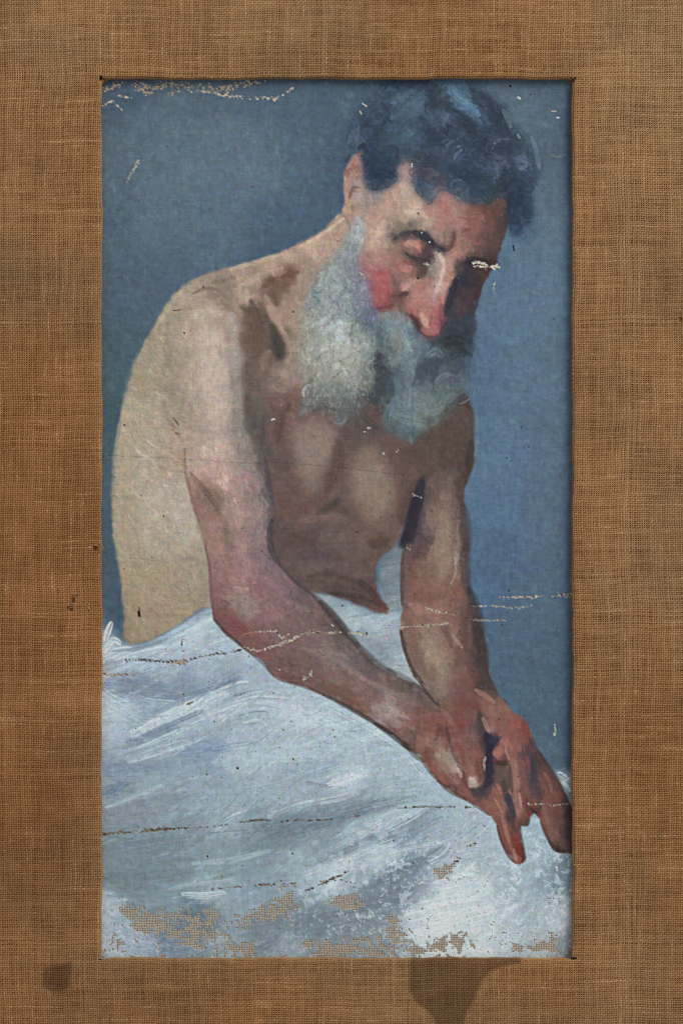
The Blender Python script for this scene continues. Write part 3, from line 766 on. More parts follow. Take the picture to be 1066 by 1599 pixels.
strokes('''8a5c50 5 .45 554,248 548,262 541,275
8a6054 4.5 .42 557,256 558,268 557,281
6a4a40 4.5 .5 561,292 553,292 549,298 546,307
7a5e4e 5 .4 550,320 552,328
b58a7c 4 .7 555,238 549,248 542,262
b68e80 4 .6 538,275 538,295 540,315
a8948a 7 .5 556,300 562,312 568,322
c6ad94 10 .5 600,345 590,365 583,385
c8ad92 8 .45 640,318 652,326 666,338
bfa090 8 .45 630,280 632,296 640,312
b0807a 9 .4 660,320 676,326 690,330
c29484 8 .4 585,340 600,320 615,312
a87c74 16 .35 576,404 590,402 606,410
a8746c 12 .3 570,418 582,414 600,416
ac6a68 10 .4 690,316 700,330 706,344
a8867a 9 .35 706,322 716,336 720,350
7b4e44 8 .4 748,326 762,334 770,346
8c4c40 3 .5 716,338 732,341 748,340
5a3a36 3.5 .5 720,362 727,358 736,356
5a4038 6 .55 709,362 708,372 702,384 694,389
6c564a 4 .45 694,360 695,372 692,380
8d6a60 8 .4 718,370 728,380 738,390
5c4640 10 .4 750,366 766,374 778,384
7a7364 7 .35 612,352 624,353 640,356
857a68 7 .3 606,356 614,350 624,346
8a7a6a 7 .3 604,370 612,372 620,368
45434a 6 .65 616,372 625,365 636,362 648,361
33323a 8.5 .8 646,361 658,365 668,372 676,380
3c3a42 6.5 .7 672,377 682,385 694,390
4a4340 4 .6 692,390 700,389 706,380
b98270 7 .6 632,380 642,378 652,384
b98a78 4 .5 648,376 652,384 656,392
5a4048 10 .55 668,384 670,392 666,400
8a6055 4 .5 626,384 634,388 642,396
3a383a 4.6 .75 634,394 643,400 654,405 664,405
443840 5.5 .6 660,405 668,403 676,399
594842 9 .55 642,408 652,412 662,412
5c463c 8 .5 666,416 660,424 652,430
8f5248 4 .6 630,406 636,410 642,410
b88070 5 .5 624,414 632,420 642,420
c4b0a6 2.5 .6 640,414 643,416
857f76 8 .5 680,410 674,420 670,428
d0b8a8 4.5 .55 685,396 690,403 693,412
d2bcaa 5 .5 693,416 691,428 688,438
c4aa9a 5 .55 688,436 685,446 680,456
b4a09c 5 .5 683,444 680,456 677,468
b6877a 7 .5 704,398 702,415 698,435
b08070 7 .5 700,430 696,450 692,465
b04f56 12 .45 585,425 592,440 590,460
b5585a 10 .45 600,420 602,440 600,460
bd6c66 7 .4 586,460 592,470 596,476
7c3a3e 7 .6 590,482 602,482 612,476
7a5652 6 .6 613,430 617,444 620,456
7c4f4c 6 .6 612,462 620,468 628,462
533c3c 6 .75 624,462 630,458 636,457
c08a86 5 .7 628,452 634,448 640,444
b07a6e 5 .5 640,440 648,436 660,438
6a5048 4 .6 622,474 626,484 630,490
86686a 6 .4 605,488 615,486 622,490
b0605a 5 .6 640,484 646,488 652,492
5a3836 5.5 .7 634,490 644,494 650,504 656,516
c89a88 6 .55 656,488 662,498 668,508
a04c56 4.5 .6 688,474 688,490 686,506
8a544e 5 .5 674,492 673,502 668,512
b46a66 4 .6 662,518 672,521 684,516
7a3c40 4 .65 660,522 672,525 686,520
a8d0d0 1 .01 660,522 662,522
2a2a38 10 .6 712,435 706,455 699,478
2a2e3e 9 .5 726,440 734,446 740,445
45343a 12 .45 735,460 730,475 722,490
3c2c30 8 .5 750,430 744,446 742,465
2d2930 9 .7 728,408 742,406 758,411
3b4450 8 .4 700,500 712,505 722,512
2a3340 14 .45 712,520 722,520 728,512''', soft=1.25, bristle=.3, z=.05)

scumble(FC, 1400, 4, 1.3, lambda x, y: 1.2, 0.05, 0.4, 0.08, 0.8, 0.014, 1.5)
# beard
palette(.60, .97, .99, .99, .25)
beard = reg('''556,338 566,345 568,370 560,390 558,412 568,440 580,474 587,490 606,486 632,490 648,508 660,522 688,522 700,515 728,500 738,520 736,560 732,590
 728,612 712,626 700,644 680,662 660,676 646,690 622,682 602,670 594,648 586,630 568,634 544,656 530,660 514,644 486,638 470,650 464,652 470,620 474,598 466,572
 464,540 467,509 472,482 480,458 490,438 502,416 518,398 540,372''',
'''560,345,a2a7b0 555,370,9fa6ae 548,390,9098a2 535,400,8f9a9e 520,420,9ba39c 505,430,96a09a 520,450,9da6a4 540,440,929da4 550,420,8c90a2 555,450,858fa0 540,470,8f9ba4 515,480,a2a6aa 495,470,949ea0
 490,490,a09f98 500,500,a6a8a8 520,500,aab1b8 540,500,98a2a0 560,480,8590a2 572,490,727f9a 570,500,687a90 555,510,949b92 530,520,b2b8be 505,525,a9aa9c 480,520,a69d88 475,560,a49c88 500,550,b0ad9c
 525,550,b4b4a4 545,540,aeaea0 565,530,a4aaa2 560,560,a8a898 580,520,7f8f98 580,550,8c9892 530,580,abaa9a 500,580,a5a292 480,590,989484 555,590,9f9e90 580,580,80867e 575,600,76756c 545,610,8a9088 515,605,929288 490,615,868880
 540,630,767c7a 510,630,7c7a72 490,640,787470 470,640,7d7c80 550,640,6a6c6c 570,620,6a6862 590,560,50586a 592,575,3c4254 595,590,424a58 600,560,6a6670 600,540,6a7c84
 600,500,7a9098 590,520,5d7480 610,520,8a9c9e 620,530,908d84 630,520,809aa2 640,540,7c949e 650,520,5f7888 615,500,8a9498 630,500,7f8c96 605,560,707c86 620,560,7a858c 620,590,5f7486 640,570,6e8490 660,560,5c7484
 660,545,647a8c 675,545,617890 690,550,46586a 680,530,3f4c5c 700,535,353f4c 715,540,37424e 725,530,3a4858 720,560,43586e 730,570,4d6684 650,580,586a7c 665,575,4a5a70 675,570,48586e 680,585,4e6076 650,595,56687a 640,610,6f8590
 660,610,6c8088 690,580,5c7082 700,590,5e6c78 710,580,48586a 715,600,5a6e80 690,610,627880 670,630,74868a 700,620,687c84 720,605,5c6e7c 640,640,6f8a92 620,640,6a8890 605,650,688690 600,620,556a74 590,610,3f4c58 585,625,454e56 605,600,4c5c6a
 650,660,748888 630,670,627a84 680,640,73807e 670,655,687470 695,640,5f6460 645,682,586a72 610,670,5c6c72 590,640,5d4c52''', 6.0, 2.2, 6, BEARD)
BD = (LAB == BEARD).astype(np.float32)
def bang(x, y):
    return 1.9 if x < 590 else 1.6 + 0.5 * math.sin(x * .05)
scumble(BD, 1300, 8, 2.6, bang, 0.04, 0.45, 0.14, 0.6, 0.010, 4)
strokes('''454c5c 12 .6 592,552 591,568 592,586
4c5462 12 .5 596,580 596,598 590,612
46505a 12 .5 575,622 588,618 600,612
46516a 13 .4 662,570 670,578 676,586
46516a 11 .35 670,568 682,564 688,572
4c576a 12 .3 648,576 654,584 660,594
56616e 16 .3 690,548 704,556 714,570''', soft=2.0, bristle=.2)
strokes('''b2b8c2 6 .7 560,340 556,358 552,380
9aa2b2 5 .55 552,372 545,390 530,408
8a84a0 6 .5 556,396 558,416 560,432
8678a0 6 .5 566,430 572,450 580,472
5f6a9a 7 .6 578,478 584,488 586,496
56708c 7 .55 572,496 578,506 584,512
b0b8b4 5 .6 502,424 500,436 498,446
aab6b4 8 .5 512,418 522,436 536,452
6f7c9c 4 .55 488,452 495,456 502,452
7f8ba0 5 .5 486,460 494,462 500,470
7d8a92 3 .55 512,474 526,468 536,454 542,444
88949c 4 .4 500,486 520,478 540,468
c0c6cc 5 .6 488,510 504,500 518,490
c2c8d0 8 .6 505,520 520,508 532,500
c4c9cc 8 .55 522,530 530,515 538,505
7c8588 3 .55 516,490 526,492 534,488
7f8680 3 .5 552,496 562,500 570,498
c2c0b0 8 .5 495,550 512,540 530,536
c0beae 10 .5 525,560 540,550 556,544
bab8a6 9 .45 510,575 530,566 550,560
c4c2b2 5 .5 530,545 534,530 538,520
b6b5a4 8 .45 480,545 492,530 498,515
8c8a78 3 .55 495,560 505,552 512,548
93917f 3 .5 540,560 548,552 554,548
8d8f80 3 .5 520,590 530,580 545,576
77786c 4 .6 560,600 566,608 564,616
7d7e74 4 .5 510,610 518,604 524,596
6f7168 4 .5 474,604 482,598 490,592
b4b6b2 4 .6 474,618 474,608 482,600
9a9ca2 4 .55 468,648 478,634 484,622
9aa6a4 7 .45 505,595 520,600 530,612
8fa09c 8 .45 540,604 552,610 560,618
646a70 6 .6 530,644 544,640 556,636
8a8f94 6 .5 522,658 530,660 536,656
5b5e5c 7 .5 490,640 508,634 526,640
4a525a 8 .5 600,606 606,616 604,628
7fa0a8 6 .6 604,500 612,512 614,526
8fb0b4 5 .65 628,516 632,532 642,548
92877c 9 .6 618,520 620,534 618,548
5b7684 5 .6 608,516 608,534 604,552
54707e 6 .6 594,512 596,530 592,548
688898 9 .5 640,512 652,530 656,548
7a949e 10 .45 628,560 640,575 636,600
6a8290 8 .5 618,590 622,615 616,640
7992a0 9 .55 668,556 680,548 690,556
8496a0 7 .5 680,598 690,588 700,584
303844 12 .55 694,536 708,530 724,532
34404c 10 .55 704,556 716,550 730,552
607692 9 .5 716,586 726,598 730,610
9aa6a2 3 .6 698,602 702,606
82989c 12 .45 620,650 640,655 660,660
80969a 12 .45 650,630 670,640 690,634
7c9098 14 .4 620,620 640,630 660,622
84908c 9 .4 660,648 676,644 690,628
5a7480 4 .5 642,590 644,630 642,680
6f8c98 5 .5 640,680 643,692
4a4c4e 6 .5 704,632 714,624 724,616
8c9a9c 3 .5 718,630 726,626 732,622
7a4a54 7 .45 580,646 588,650 586,660
4b4648 7 .5 566,650 578,660 590,668''', soft=.95, bristle=.5, z=.12)
scumble(BD * (GX < 585), 900, 5, 1.3, lambda x, y: 2.2, 0.04, 0.4, 0.16, 0.7, 0.008, 3)
BW = blur(BD * (GX < 585), 9)
N_A = blur(N_PIX, .8, 1.4) * 3.0
lay(np.clip(N_FIN + N_A - 0.9, 0, 1) * BW, hexc('bfc3b8'), 0.25); lay(np.clip(-N_FIN - N_A - 1.0, 0, 1) * BW, hexc('747d78'), 0.3)
scumble(BD, 500, 8, 1.6, lambda x, y: 1.75 + .5 * math.sin(y * .05), 0.05, 0.4, 0.12, 0.5, 0.006, 3)

palette(.76, 1.06, 1.05, 1.06, .22)
strokes('''a86460 9 .8 660,514 667,519 676,520 684,514
b46e68 6 .5 664,510 672,514 682,508
c08a7c 4 .5 662,500 666,507 670,512
98505a 5 .55 688,496 688,506 685,514
6a3c3e 3 .65 656,516 664,524 674,526 684,522
5a4044 5 .5 690,500 691,512 688,522
5a3836 4 .6 640,492 648,500 654,512''', soft=1.2, bristle=.15)
# hair
palette(.80, 1.18, 1.19, 1.17, .2)
hair = reg('''566,110 568,140 567,160 553,178 541,204 536,220 534,240 540,252 552,238 558,232 566,244 566,276 576,294 594,297 614,286 622,272 616,262 630,250
 641,252 645,286 655,305 668,316 676,312 682,300 692,294 710,306 733,315 763,318 784,306 793,320 795,345 796,362 806,368 817,364 825,352 831,338 834,320
 832,300 838,280 841,260 834,234 815,208 797,185 788,166 763,147 733,132 720,110''',
'''575,135,45586e 570,165,384a60 590,150,3a4d64 610,140,33465c 630,135,33445b 660,130,34455b 600,170,33455c 625,175,3d5069 650,150,3e536c 645,165,41586f 620,155,41556e 560,190,34465c 545,215,394a60 555,215,46586f 570,200,2f4158 590,200,2e4056
 600,215,33485c 620,205,384d64 640,200,3c5068 655,205,3b4c66 640,215,385468 630,215,3a566a 660,180,38495f 680,150,313c4e 690,160,363f50 685,190,364662 695,185,40506c 675,210,2e3c54 700,200,2b3a50 700,165,2e3e52 715,145,46647e 705,130,48657f
 725,160,43607e 735,170,3f5876 750,185,384d68 745,150,334358 760,160,323f55 770,175,2b3a50 780,195,2d3c52 725,190,2a394c 740,205,2b3a4d 720,205,30404f 760,210,2d3d54 790,210,2d3c50 710,220,303f55 700,235,364660 690,240,33435d 720,240,334460 735,230,2e3e54
 750,225,2b3a4e 775,220,35455a 770,235,2c3a4d 790,235,2e3d52 800,225,2f3e50 815,245,3c4d66 812,255,44546e 830,250,3a4c62 800,260,2c3b50 780,250,3c4b66 775,265,3b4c66 760,255,33445c 745,255,2e3f58 725,260,2c3d56 705,260,2f3e54 690,260,33405a 670,255,2d3b50
 660,265,403f50 675,270,464454 690,275,3d4356 710,275,293a52 735,275,2c3c52 760,275,2c3d52 785,280,2a3a4c 800,285,273648 820,280,2b3c54 825,265,34465e 660,290,3c4a60 672,300,4b5568 655,285,35455a 715,290,36485e 725,300,3d4e64 740,300,2f4056 760,305,2c3c50
 780,300,2d3a48 800,310,22324a 800,340,1f2f48 805,360,22344c 820,330,2b3c54 815,350,30405a 820,366,31455f 580,230,2a3c54 575,260,24364e 590,260,26384f 605,250,2a3c54 610,270,273850 590,285,283b52 575,285,2e4258 600,235,2e4158 620,235,33455c 640,235,3a485c 650,245,333f50''', 5.2, 2.6, 5, HAIR)
HR = (LAB == HAIR).astype(np.float32)
def hang(x, y):
    return math.atan2(y - 330, x - 690) + math.pi / 2 + 0.9 * math.sin(x * .07) * math.sin(y * .06)
scumble(HR, 1200, 8, 2.4, hang, 0.06, 0.45, 0.06, 0.5, 0.008, 3)
strokes('''506a82 9 .5 612,158 630,148 642,140
4a6680 10 .5 632,168 650,160 662,150
4a667c 8 .45 640,180 652,172 660,164
3c5a6e 9 .5 624,216 636,212 644,206
455a72 6 .5 604,186 622,176 640,172
26364c 6 .6 596,160 606,176 598,192
26354a 7 .55 655,180 664,192 670,210 680,224
2a374c 6 .6 664,140 676,146 668,160 664,172
28344a 5 .55 672,168 688,158 700,156
4a5a76 5 .6 692,196 694,184 700,176
42526c 4 .5 684,202 680,192 686,182
527490 9 .7 700,136 712,148 726,158
4f7390 8 .65 718,152 734,162 748,178
5b7c96 5 .55 706,132 716,146 724,150
54708c 5 .5 722,166 738,178 752,192
3f5f7c 5 .55 722,134 726,144 724,152
2b384c 9 .5 735,138 758,148 776,162
27364c 9 .55 764,160 780,180 792,198
2a374a 10 .5 706,170 724,184 740,200
48586e 4 .6 692,240 698,226 708,218
52627a 4 .65 709,248 714,238 722,232
4a5a72 3.5 .6 768,232 774,222 784,215 794,216
26303f 8 .6 776,228 788,226 798,236
445470 7 .5 772,262 782,252 790,244
4d5e7c 8 .55 806,250 814,246 824,252
5d6e8a 4 .6 812,262 818,260 822,256
22303f 9 .55 790,262 786,280 792,296
1f2e46 9 .6 798,300 796,330 798,356
22334c 8 .55 812,290 818,310 820,335
2a4058 6 .5 822,300 824,322 828,338
24344a 7 .5 742,262 730,276 740,292
3e5068 4 .55 716,288 718,298 722,308
43556c 4 .5 732,292 728,304 734,312
3a4a60 4 .5 752,268 764,262 774,272
31435c 5 .5 690,262 700,250 712,256
554e5c 3 .5 660,264 672,262 684,272
54505c 3 .5 664,276 678,272 694,274
4c5266 4 .5 660,298 666,306 670,312
47597a 3.5 .5 545,222 550,212 562,212 570,220
20304a 8 .5 572,250 582,268 604,276
1f2f48 7 .55 600,262 612,266 618,272
30465e 4 .5 568,272 576,284 586,290
2c3e54 7 .5 566,180 576,190 572,204
1e2c40 6 .5 560,230 566,226 572,236''', soft=.9, bristle=.45, z=.06)
ys_, xs_ = np.nonzero(HR > .5)
for k in rng.integers(0, len(ys_), 150):
    cx_, cy_, R_ = XS[xs_[k]], YS[ys_[k]], 5 + 8 * rng.random()
    a0 = 3.4 + 1.2 * rng.standard_normal(); lit = rng.random() < .55
    arc = [(cx_ + R_ * math.cos(a0 + t), cy_ + .8 * R_ * math.sin(a0 + t)) for t in np.linspace(0, 2.1, 5)]
    base_ = IMG[ys_[k], xs_[k]]
    stroke(arc, 2.0 + 2.0 * rng.random(), np.clip(base_ * (1.28 if lit else .76) + (.01 if lit else 0), 0, 1), .22 + .22 * rng.random(), soft=1.5, bristle=.5, z=.06)
scumble(HR, 500, 6, 1.4, hang, 0.07, 0.45, 0.08, 0.5, 0.006, 3)
# loose wisps over the backdrop, strands over the forehead, lost edges
strokes('''3b4f66 9 .45 560,120 566,138 562,156
3c5067 8 .4 548,176 556,166 566,160
44586f 6 .35 536,270 530,290 530,312
3d5068 8 .45 530,262 532,290 534,320
44576c 4 .55 786,160 800,172 806,190 802,205
4a5d70 4 .5 790,170 798,185 796,200
6d7f86 7 .4 786,170 792,182 798,196
45596e 5 .5 800,204 816,204 826,214
3d5066 6 .5 818,206 834,222 842,250
435870 5 .5 836,216 846,238 849,265
5f7688 5 .5 830,212 838,236 842,262
8a94a0 3 .5 808,208 812,214
55697e 9 .4 842,300 850,330 838,350
45607c 8 .4 836,330 842,346 836,362
3a5370 12 .5 818,358 830,364 824,376
4b6580 14 .45 806,372 820,378 834,370
3a516c 9 .5 800,352 808,366 818,372
6a7a88 6 .3 835,190 850,194 862,196
5d6a78 5 .3 845,186 856,192 866,190
8a8886 3 .4 860,240 872,242 882,240
6e6a68 4 .4 847,216 851,220''', soft=1.2, bristle=.4)
strokes('''4d4a58 3 .55 628,256 632,250 638,250
5b4a50 3 .5 668,318 674,314 672,308
775e62 4 .5 678,300 684,292 694,292
8a6a64 4 .45 686,302 694,298 700,304
5c443e 5 .45 744,320 760,322 774,316
6a4a40 5 .4 770,318 784,312 790,322''', soft=1.2)
# soft rims where body meets backdrop
strokes('''c0a58c 5 .5 536,340 506,362 470,383
bca48c 5 .45 440,396 400,408 360,420
a99a82 5 .4 283,452 261,482 243,510
a39a80 4 .4 196,620 186,668 179,720
6c7478 5 .35 213,552 199,596 190,640
5f7078 5 .35 188,660 178,720 174,780
687480 4 .35 744,640 746,680 742,712''', soft=1.4, bristle=.2)

palette(.8, .98, .98, .98)
# --- the age of it: creases, flaked losses, specks, cracks
GND = 'c9bda2'
flake('158,138 190,128 220,134 260,128 300,133 340,136 380,128 410,126', 7, .38, 'b5a58c', .12)
flake('215,132 232,136 250,131', 8, .55, 'b3a088', .2)
flake('280,140 320,139 350,146 385,150 430,153', 3, .55, GND, .1)
flake('430,152 445,144 458,135', 2, .5, GND, .05)
flake('196,282 206,266 216,250', 3, .55, 'b4ab94', .05)
flake('160,162 175,158 190,170', 2, .4, GND, .1); flake('185,148 197,150 204,151', 2.5, .5, GND, .05)
flake('738,408 756,410 764,416 778,414', 4.5, .75, 'd3cbb4', .12)
flake('742,413 760,415 772,418', 3, .5, 'd3cbb4', .2)
flake('774,440 773,450 774,458', 1.8, .7, GND, .1)
flake('598,708 612,707 624,703', 2.6, .6, 'c4bcae', .1)
flake('645,772 652,774 657,778', 2, .6, 'b8b0a8', .1); flake('636,856 640,858', 1.5, .7, 'b8b0a8', 0)
flake('380,989 405,987 432,986', 1.8, .55, GND, .05)
flake('395,1016 412,1014 430,1008 448,1002 458,999', 3, .85, GND, .1)
flake('432,990 440,994 450,990', 3.6, .6, GND, .12); flake('460,996 478,988 500,987 525,989 545,990 575,991 604,994', 2.6, .7, GND, .25)
flake('626,980 650,978 675,976 700,973', 2, .75, 'b5a48e', .2)
flake('664,948 690,956 712,960', 2.4, .5, 'c0b09a', .3)
flake('735,946 770,947 800,950 830,946', 2, .42, 'b4a999', .2); flake('780,932 820,934 850,932 893,928', 3, .6, 'b4a999', .2); flake('732,968 760,968 790,970', 1.6, .5, 'b0a698', .1)
flake('474,1062 482,1056 486,1050', 3.4, .7, 'b8ad94', .25); flake('430,1043 436,1046', 1.6, .5, GND, 0)
flake('380,1012 392,1017', 3, .5, GND, .4)
flake('158,1052 185,1054 215,1052', 2, .4, 'b09a80', .25); flake('262,1035 275,1034 288,1036', 4, .6, 'b3a088', .3)
flake('290,1032 320,1024 350,1022 375,1016', 2.2, .5, '8a7e72', .5, '4a4038'); flake('195,1030 225,1030 260,1034', 2.6, .35, '8c8a88', .5, '5a5450')
flake('284,1000 285,1050 284,1100', 2, .3, 'a4988c', .2)
flake('292,1100 300,1098', 3, .5, '7a6c5a', .4)
flake('158,1304 190,1302 225,1298 260,1295', 3, .7, '8f7b62', .3, '5c4a3a')
flake('260,1296 300,1293 340,1290 380,1286 410,1283 440,1284', 1.8, .6, '77664f', .4, '4d3c2c')
flake('440,1283 480,1284 520,1282 560,1275', 1.6, .45, '8a7862', .4, '4d3c2c')
flake('620,1264 650,1263 690,1262 735,1263', 1.6, .45, '6d5c48', .6, '2c2420'); flake('740,1262 752,1264', 2, .5, 'b5a488', .2)
flake('822,1256 840,1257 870,1257 890,1257', 1.8, .45, 'b0a090', .25)
flake('867,1132 867,1140 866,1148', 1.8, .8, 'b4b2a8', 0)
flake('758,1184 757,1194 758,1206', 1.6, .6, 'b8a898', 0); flake('560,1382 530,1376 500,1378', 2, .35, '8a7862', .3)
flake('330,1390 370,1388 420,1384 460,1382', 2, .45, '92806a', .3, '5c4a3a')
flake('478,1392 500,1382 520,1374 545,1362', 2.4, .5, '7d6450', .4, '54402f')
flake('708,1350 722,1334 740,1320', 5, .35, '8f7464', .3, '6a5040')
# bare canvas where the paint has gone at the foot of the picture
N_RAG = noise(22, 5); N_SOFT = blur(N_PIX, .9)
def bare(poly, dens=0.0, soft=7):
    global BARE
    m = polymask(poly, soft, 4)
    t = m * 1.5 + 0.45 * N_FIN + 0.36 * N_MID + 1.1 * N_SOFT + 0.28 * N_RAG - 0.94 + dens
    BARE = np.maximum(BARE, np.clip(t * 2.0 + .25, 0, 1) * (m > 0.06))
bare('182,1412 230,1416 290,1422 345,1432 350,1452 310,1476 270,1474 235,1462 200,1448', -.02)
bare('262,1430 330,1436 352,1450 320,1478 280,1474', .12)
bare('330,1440 390,1424 432,1404 452,1384 464,1394 458,1428 420,1440 370,1452', .05)
bare('168,1455 200,1462 215,1472 190,1480 170,1476', -.15)
bare('470,1466 520,1468 560,1462 604,1464 606,1496 520,1500 480,1492', .02)
bare('512,1402 560,1402 564,1420 530,1424 510,1416', .02, 5)
bare('682,1358 704,1347 709,1358 700,1376 684,1377', .12, 3)
bare('602,1436 612,1428 622,1446 640,1470 620,1480 598,1476', .02, 5)
bare('636,1480 668,1474 690,1462 716,1454 722,1470 700,1484 660,1496 640,1496', .06, 5)
bare('330,1470 380,1478 420,1484 400,1496 340,1494', -.05)
bare('780,1478 830,1474 850,1462 880,1470 870,1490 800,1496', -.2)
bare('640,1436 670,1434 650,1444', -.1, 4)
bare('820,1412 860,1404 850,1418 825,1420', -.22, 5)
bare('212,130 236,132 240,142 224,146 212,140', -.12, 4); bare('232,128 330,132 320,144 250,140', -.3, 6)
lowm = polymask('150,1440 905,1440 905,1515 150,1515', 20) * DR
BARE = np.maximum(BARE, np.clip((lowm * (0.9 * N_MID + 0.7 * N_FIN + 1.1 * N_SOFT) - 0.95) * 4, 0, 1))
lay(np.clip((N_FIN + N_PIX - 1.5), 0, 1) * lowm, hexc('6a5a4c'), .5)
specks(full, 240, '2b2c30', .6, 1.5, .55)
specks(full, 300, 'a9b0b4', .6, 1.2, .3)
specks(DR, 220, '5a5048', .6, 1.3, .6)
specks(polymask('690,120 880,120 880,420 760,420', 5), 60, '99a2a8', .6, 1.5, .4)
BRUSH[0] = .9
strokes('''1e2024 4 .9 796,132 797,133
c4c0b8 4 .9 809,150 812,152
d0d4d8 3 .9 870,182 873,182
b8aea8 3 .8 862,172 868,172
2a211c 5 .9 216,956 217,962
2a211c 2 .8 216.5,948 217,954
2a211c 3 .9 287,519 288,520
2b2523 3.4 .9 652,433 653,434
c9c9c6 2.6 .9 658,362 659,362
c9c9c6 2.6 .9 670,377 671,377
c8c0b6 2 .8 662,411 670,412
c8c0b6 2 .8 666,409 667,414
cfc6b4 2.4 .8 562,425 566,428
d8d2c8 3 .9 424,655 428,654
3b2c24 1.6 .7 192,888 194,889
35302c 3 .7 457,486 458,486
26282c 3 .8 801,382 803,390
26303c 3 .6 322,1210 323,1211
262c30 3 .8 323,1338 324,1339
262c30 3 .7 456,1334 457,1335
3a3430 4 .8 370,1200 371,1201
20242c 3 .6 645,1348 646,1349
2c241e 2 .8 270,484 276,484 282,482
8a4a46 3 .5 755,1291 758,1292
b8c0c0 3 .8 518,976 520,978
b8c0c4 3 .8 574,668 578,668
e0ded6 2 .7 568,674 570,674
d0d0cc 2.4 .8 643,254 643,259
c8beb0 3 .8 566,160 572,164
c0b49e 3 .8 562,172 564,176''', soft=.9, bristle=0, taper=.1)
def crack(path, dep=.5, op=.35):
    d = path_dist(path) + 0.5 * np.abs(WARPX)
    m = np.clip(1.3 - d / 0.9, 0, 1)
    lay(m, IMG * 0.62, op * 1.6 if op < .6 else 1); HGT[...] -= dep * m
crack('160,712 220,715 290,718 400,722 470,726 560,732 630,742'); crack('180,868 220,872 262,878', .3, .25)
crack('480,456 540,455 570,454', .3, .25); crack('200,610 260,606 310,612', .2, .15)
crack('196,1036 230,1026 262,1034', .3, .4); crack('330,1016 360,1020 384,1014', .3, .4); crack('560,930 560,930.5', 0, 0)
# film-wide grain: the tooth of the canvas catching paint
IMG = IMG + 0.14 * (IMG - blur(IMG, 7)) + 0.65 * (IMG - blur(IMG, 1.6))
IMG *= (1 + 0.036 * N_PIX + 0.040 * N_FIN + 0.02 * noise(2.6, 14) + 0.02 * noise(14, 2.6))[..., None]
CHR = np.stack([blur(rng.standard_normal((GH, GW)).astype(np.float32), 1.1) for _ in range(3)], -1); CHR -= CHR.mean(-1, keepdims=True)
IMG = IMG * (1 + 0.075 * CHR)          # broken colour: flecks of neighbouring pigments
IMG = np.clip(IMG, 0.01, 0.95)
BARE = np.clip(blur(BARE, .5), 0, 1)
HGT = blur(HGT, .45) + 0.10 * N_FIN - 1.1 * BARE
LAB[BARE > 0.55] = 0
# ---------------------------------------------------------------- MESH HELPERS
def lin(c):
    c = np.asarray(c, np.float32)
    return np.where(c <= 0.04045, c / 12.92, ((c + 0.055) / 1.055) ** 2.4).astype(np.float32)
def to_world(x, y, z):
    return np.stack([(x - CX) * U, (CY - y) * U, z * U], -1).astype(np.float32)
def grid_mesh(name, co, quads, mat, parent=None, colour=None, alpha=None, smooth=True):
    me = bpy.data.meshes.new(name)
    n, f = len(co), len(quads)
    me.vertices.add(n); me.vertices.foreach_set('co', np.ascontiguousarray(co, np.float32).ravel())
    me.loops.add(f * 4); me.loops.foreach_set('vertex_index', np.ascontiguousarray(quads, np.int32).ravel())
    me.polygons.add(f); me.polygons.foreach_set('loop_start', np.arange(0, f * 4, 4, dtype=np.int32))
    if colour is not None:
        at = me.color_attributes.new('pigment', 'FLOAT_COLOR', 'POINT')
        rgba = np.ones((n, 4), np.float32); rgba[:, :3] = colour
        if alpha is not None: rgba[:, 3] = alpha
        at.data.foreach_set('color', rgba.ravel())
    me.update(calc_edges=True); me.validate()
    if smooth: me.shade_smooth()
    me.materials.append(mat)
    ob = bpy.data.objects.new(name, me)
    scene.collection.objects.link(ob)
    ob.parent = parent
    return ob
def box_mesh(name, boxes, mat, parent=None):
    co, q = [], []
    for x0, x1, y0, y1, z0, z1 in boxes:
        b = len(co)
        for z in (z0, z1):
            co += [(x0, y0, z), (x1, y0, z), (x1, y1, z), (x0, y1, z)]
        q += [(b, b + 1, b + 2, b + 3), (b + 7, b + 6, b + 5, b + 4), (b + 4, b + 5, b + 1, b), (b + 5, b + 6, b + 2, b + 1), (b + 6, b + 7, b + 3, b + 2), (b + 7, b + 4, b, b + 3)]
    co = np.array(co, np.float32)
    return grid_mesh(name, to_world(co[:, 0], co[:, 1], co[:, 2]), np.array(q), mat, parent, smooth=False)
def empty(name, label, cat):
    o = bpy.data.objects.new(name, None); scene.collection.objects.link(o)
    o['label'] = label; o['category'] = cat
    return o

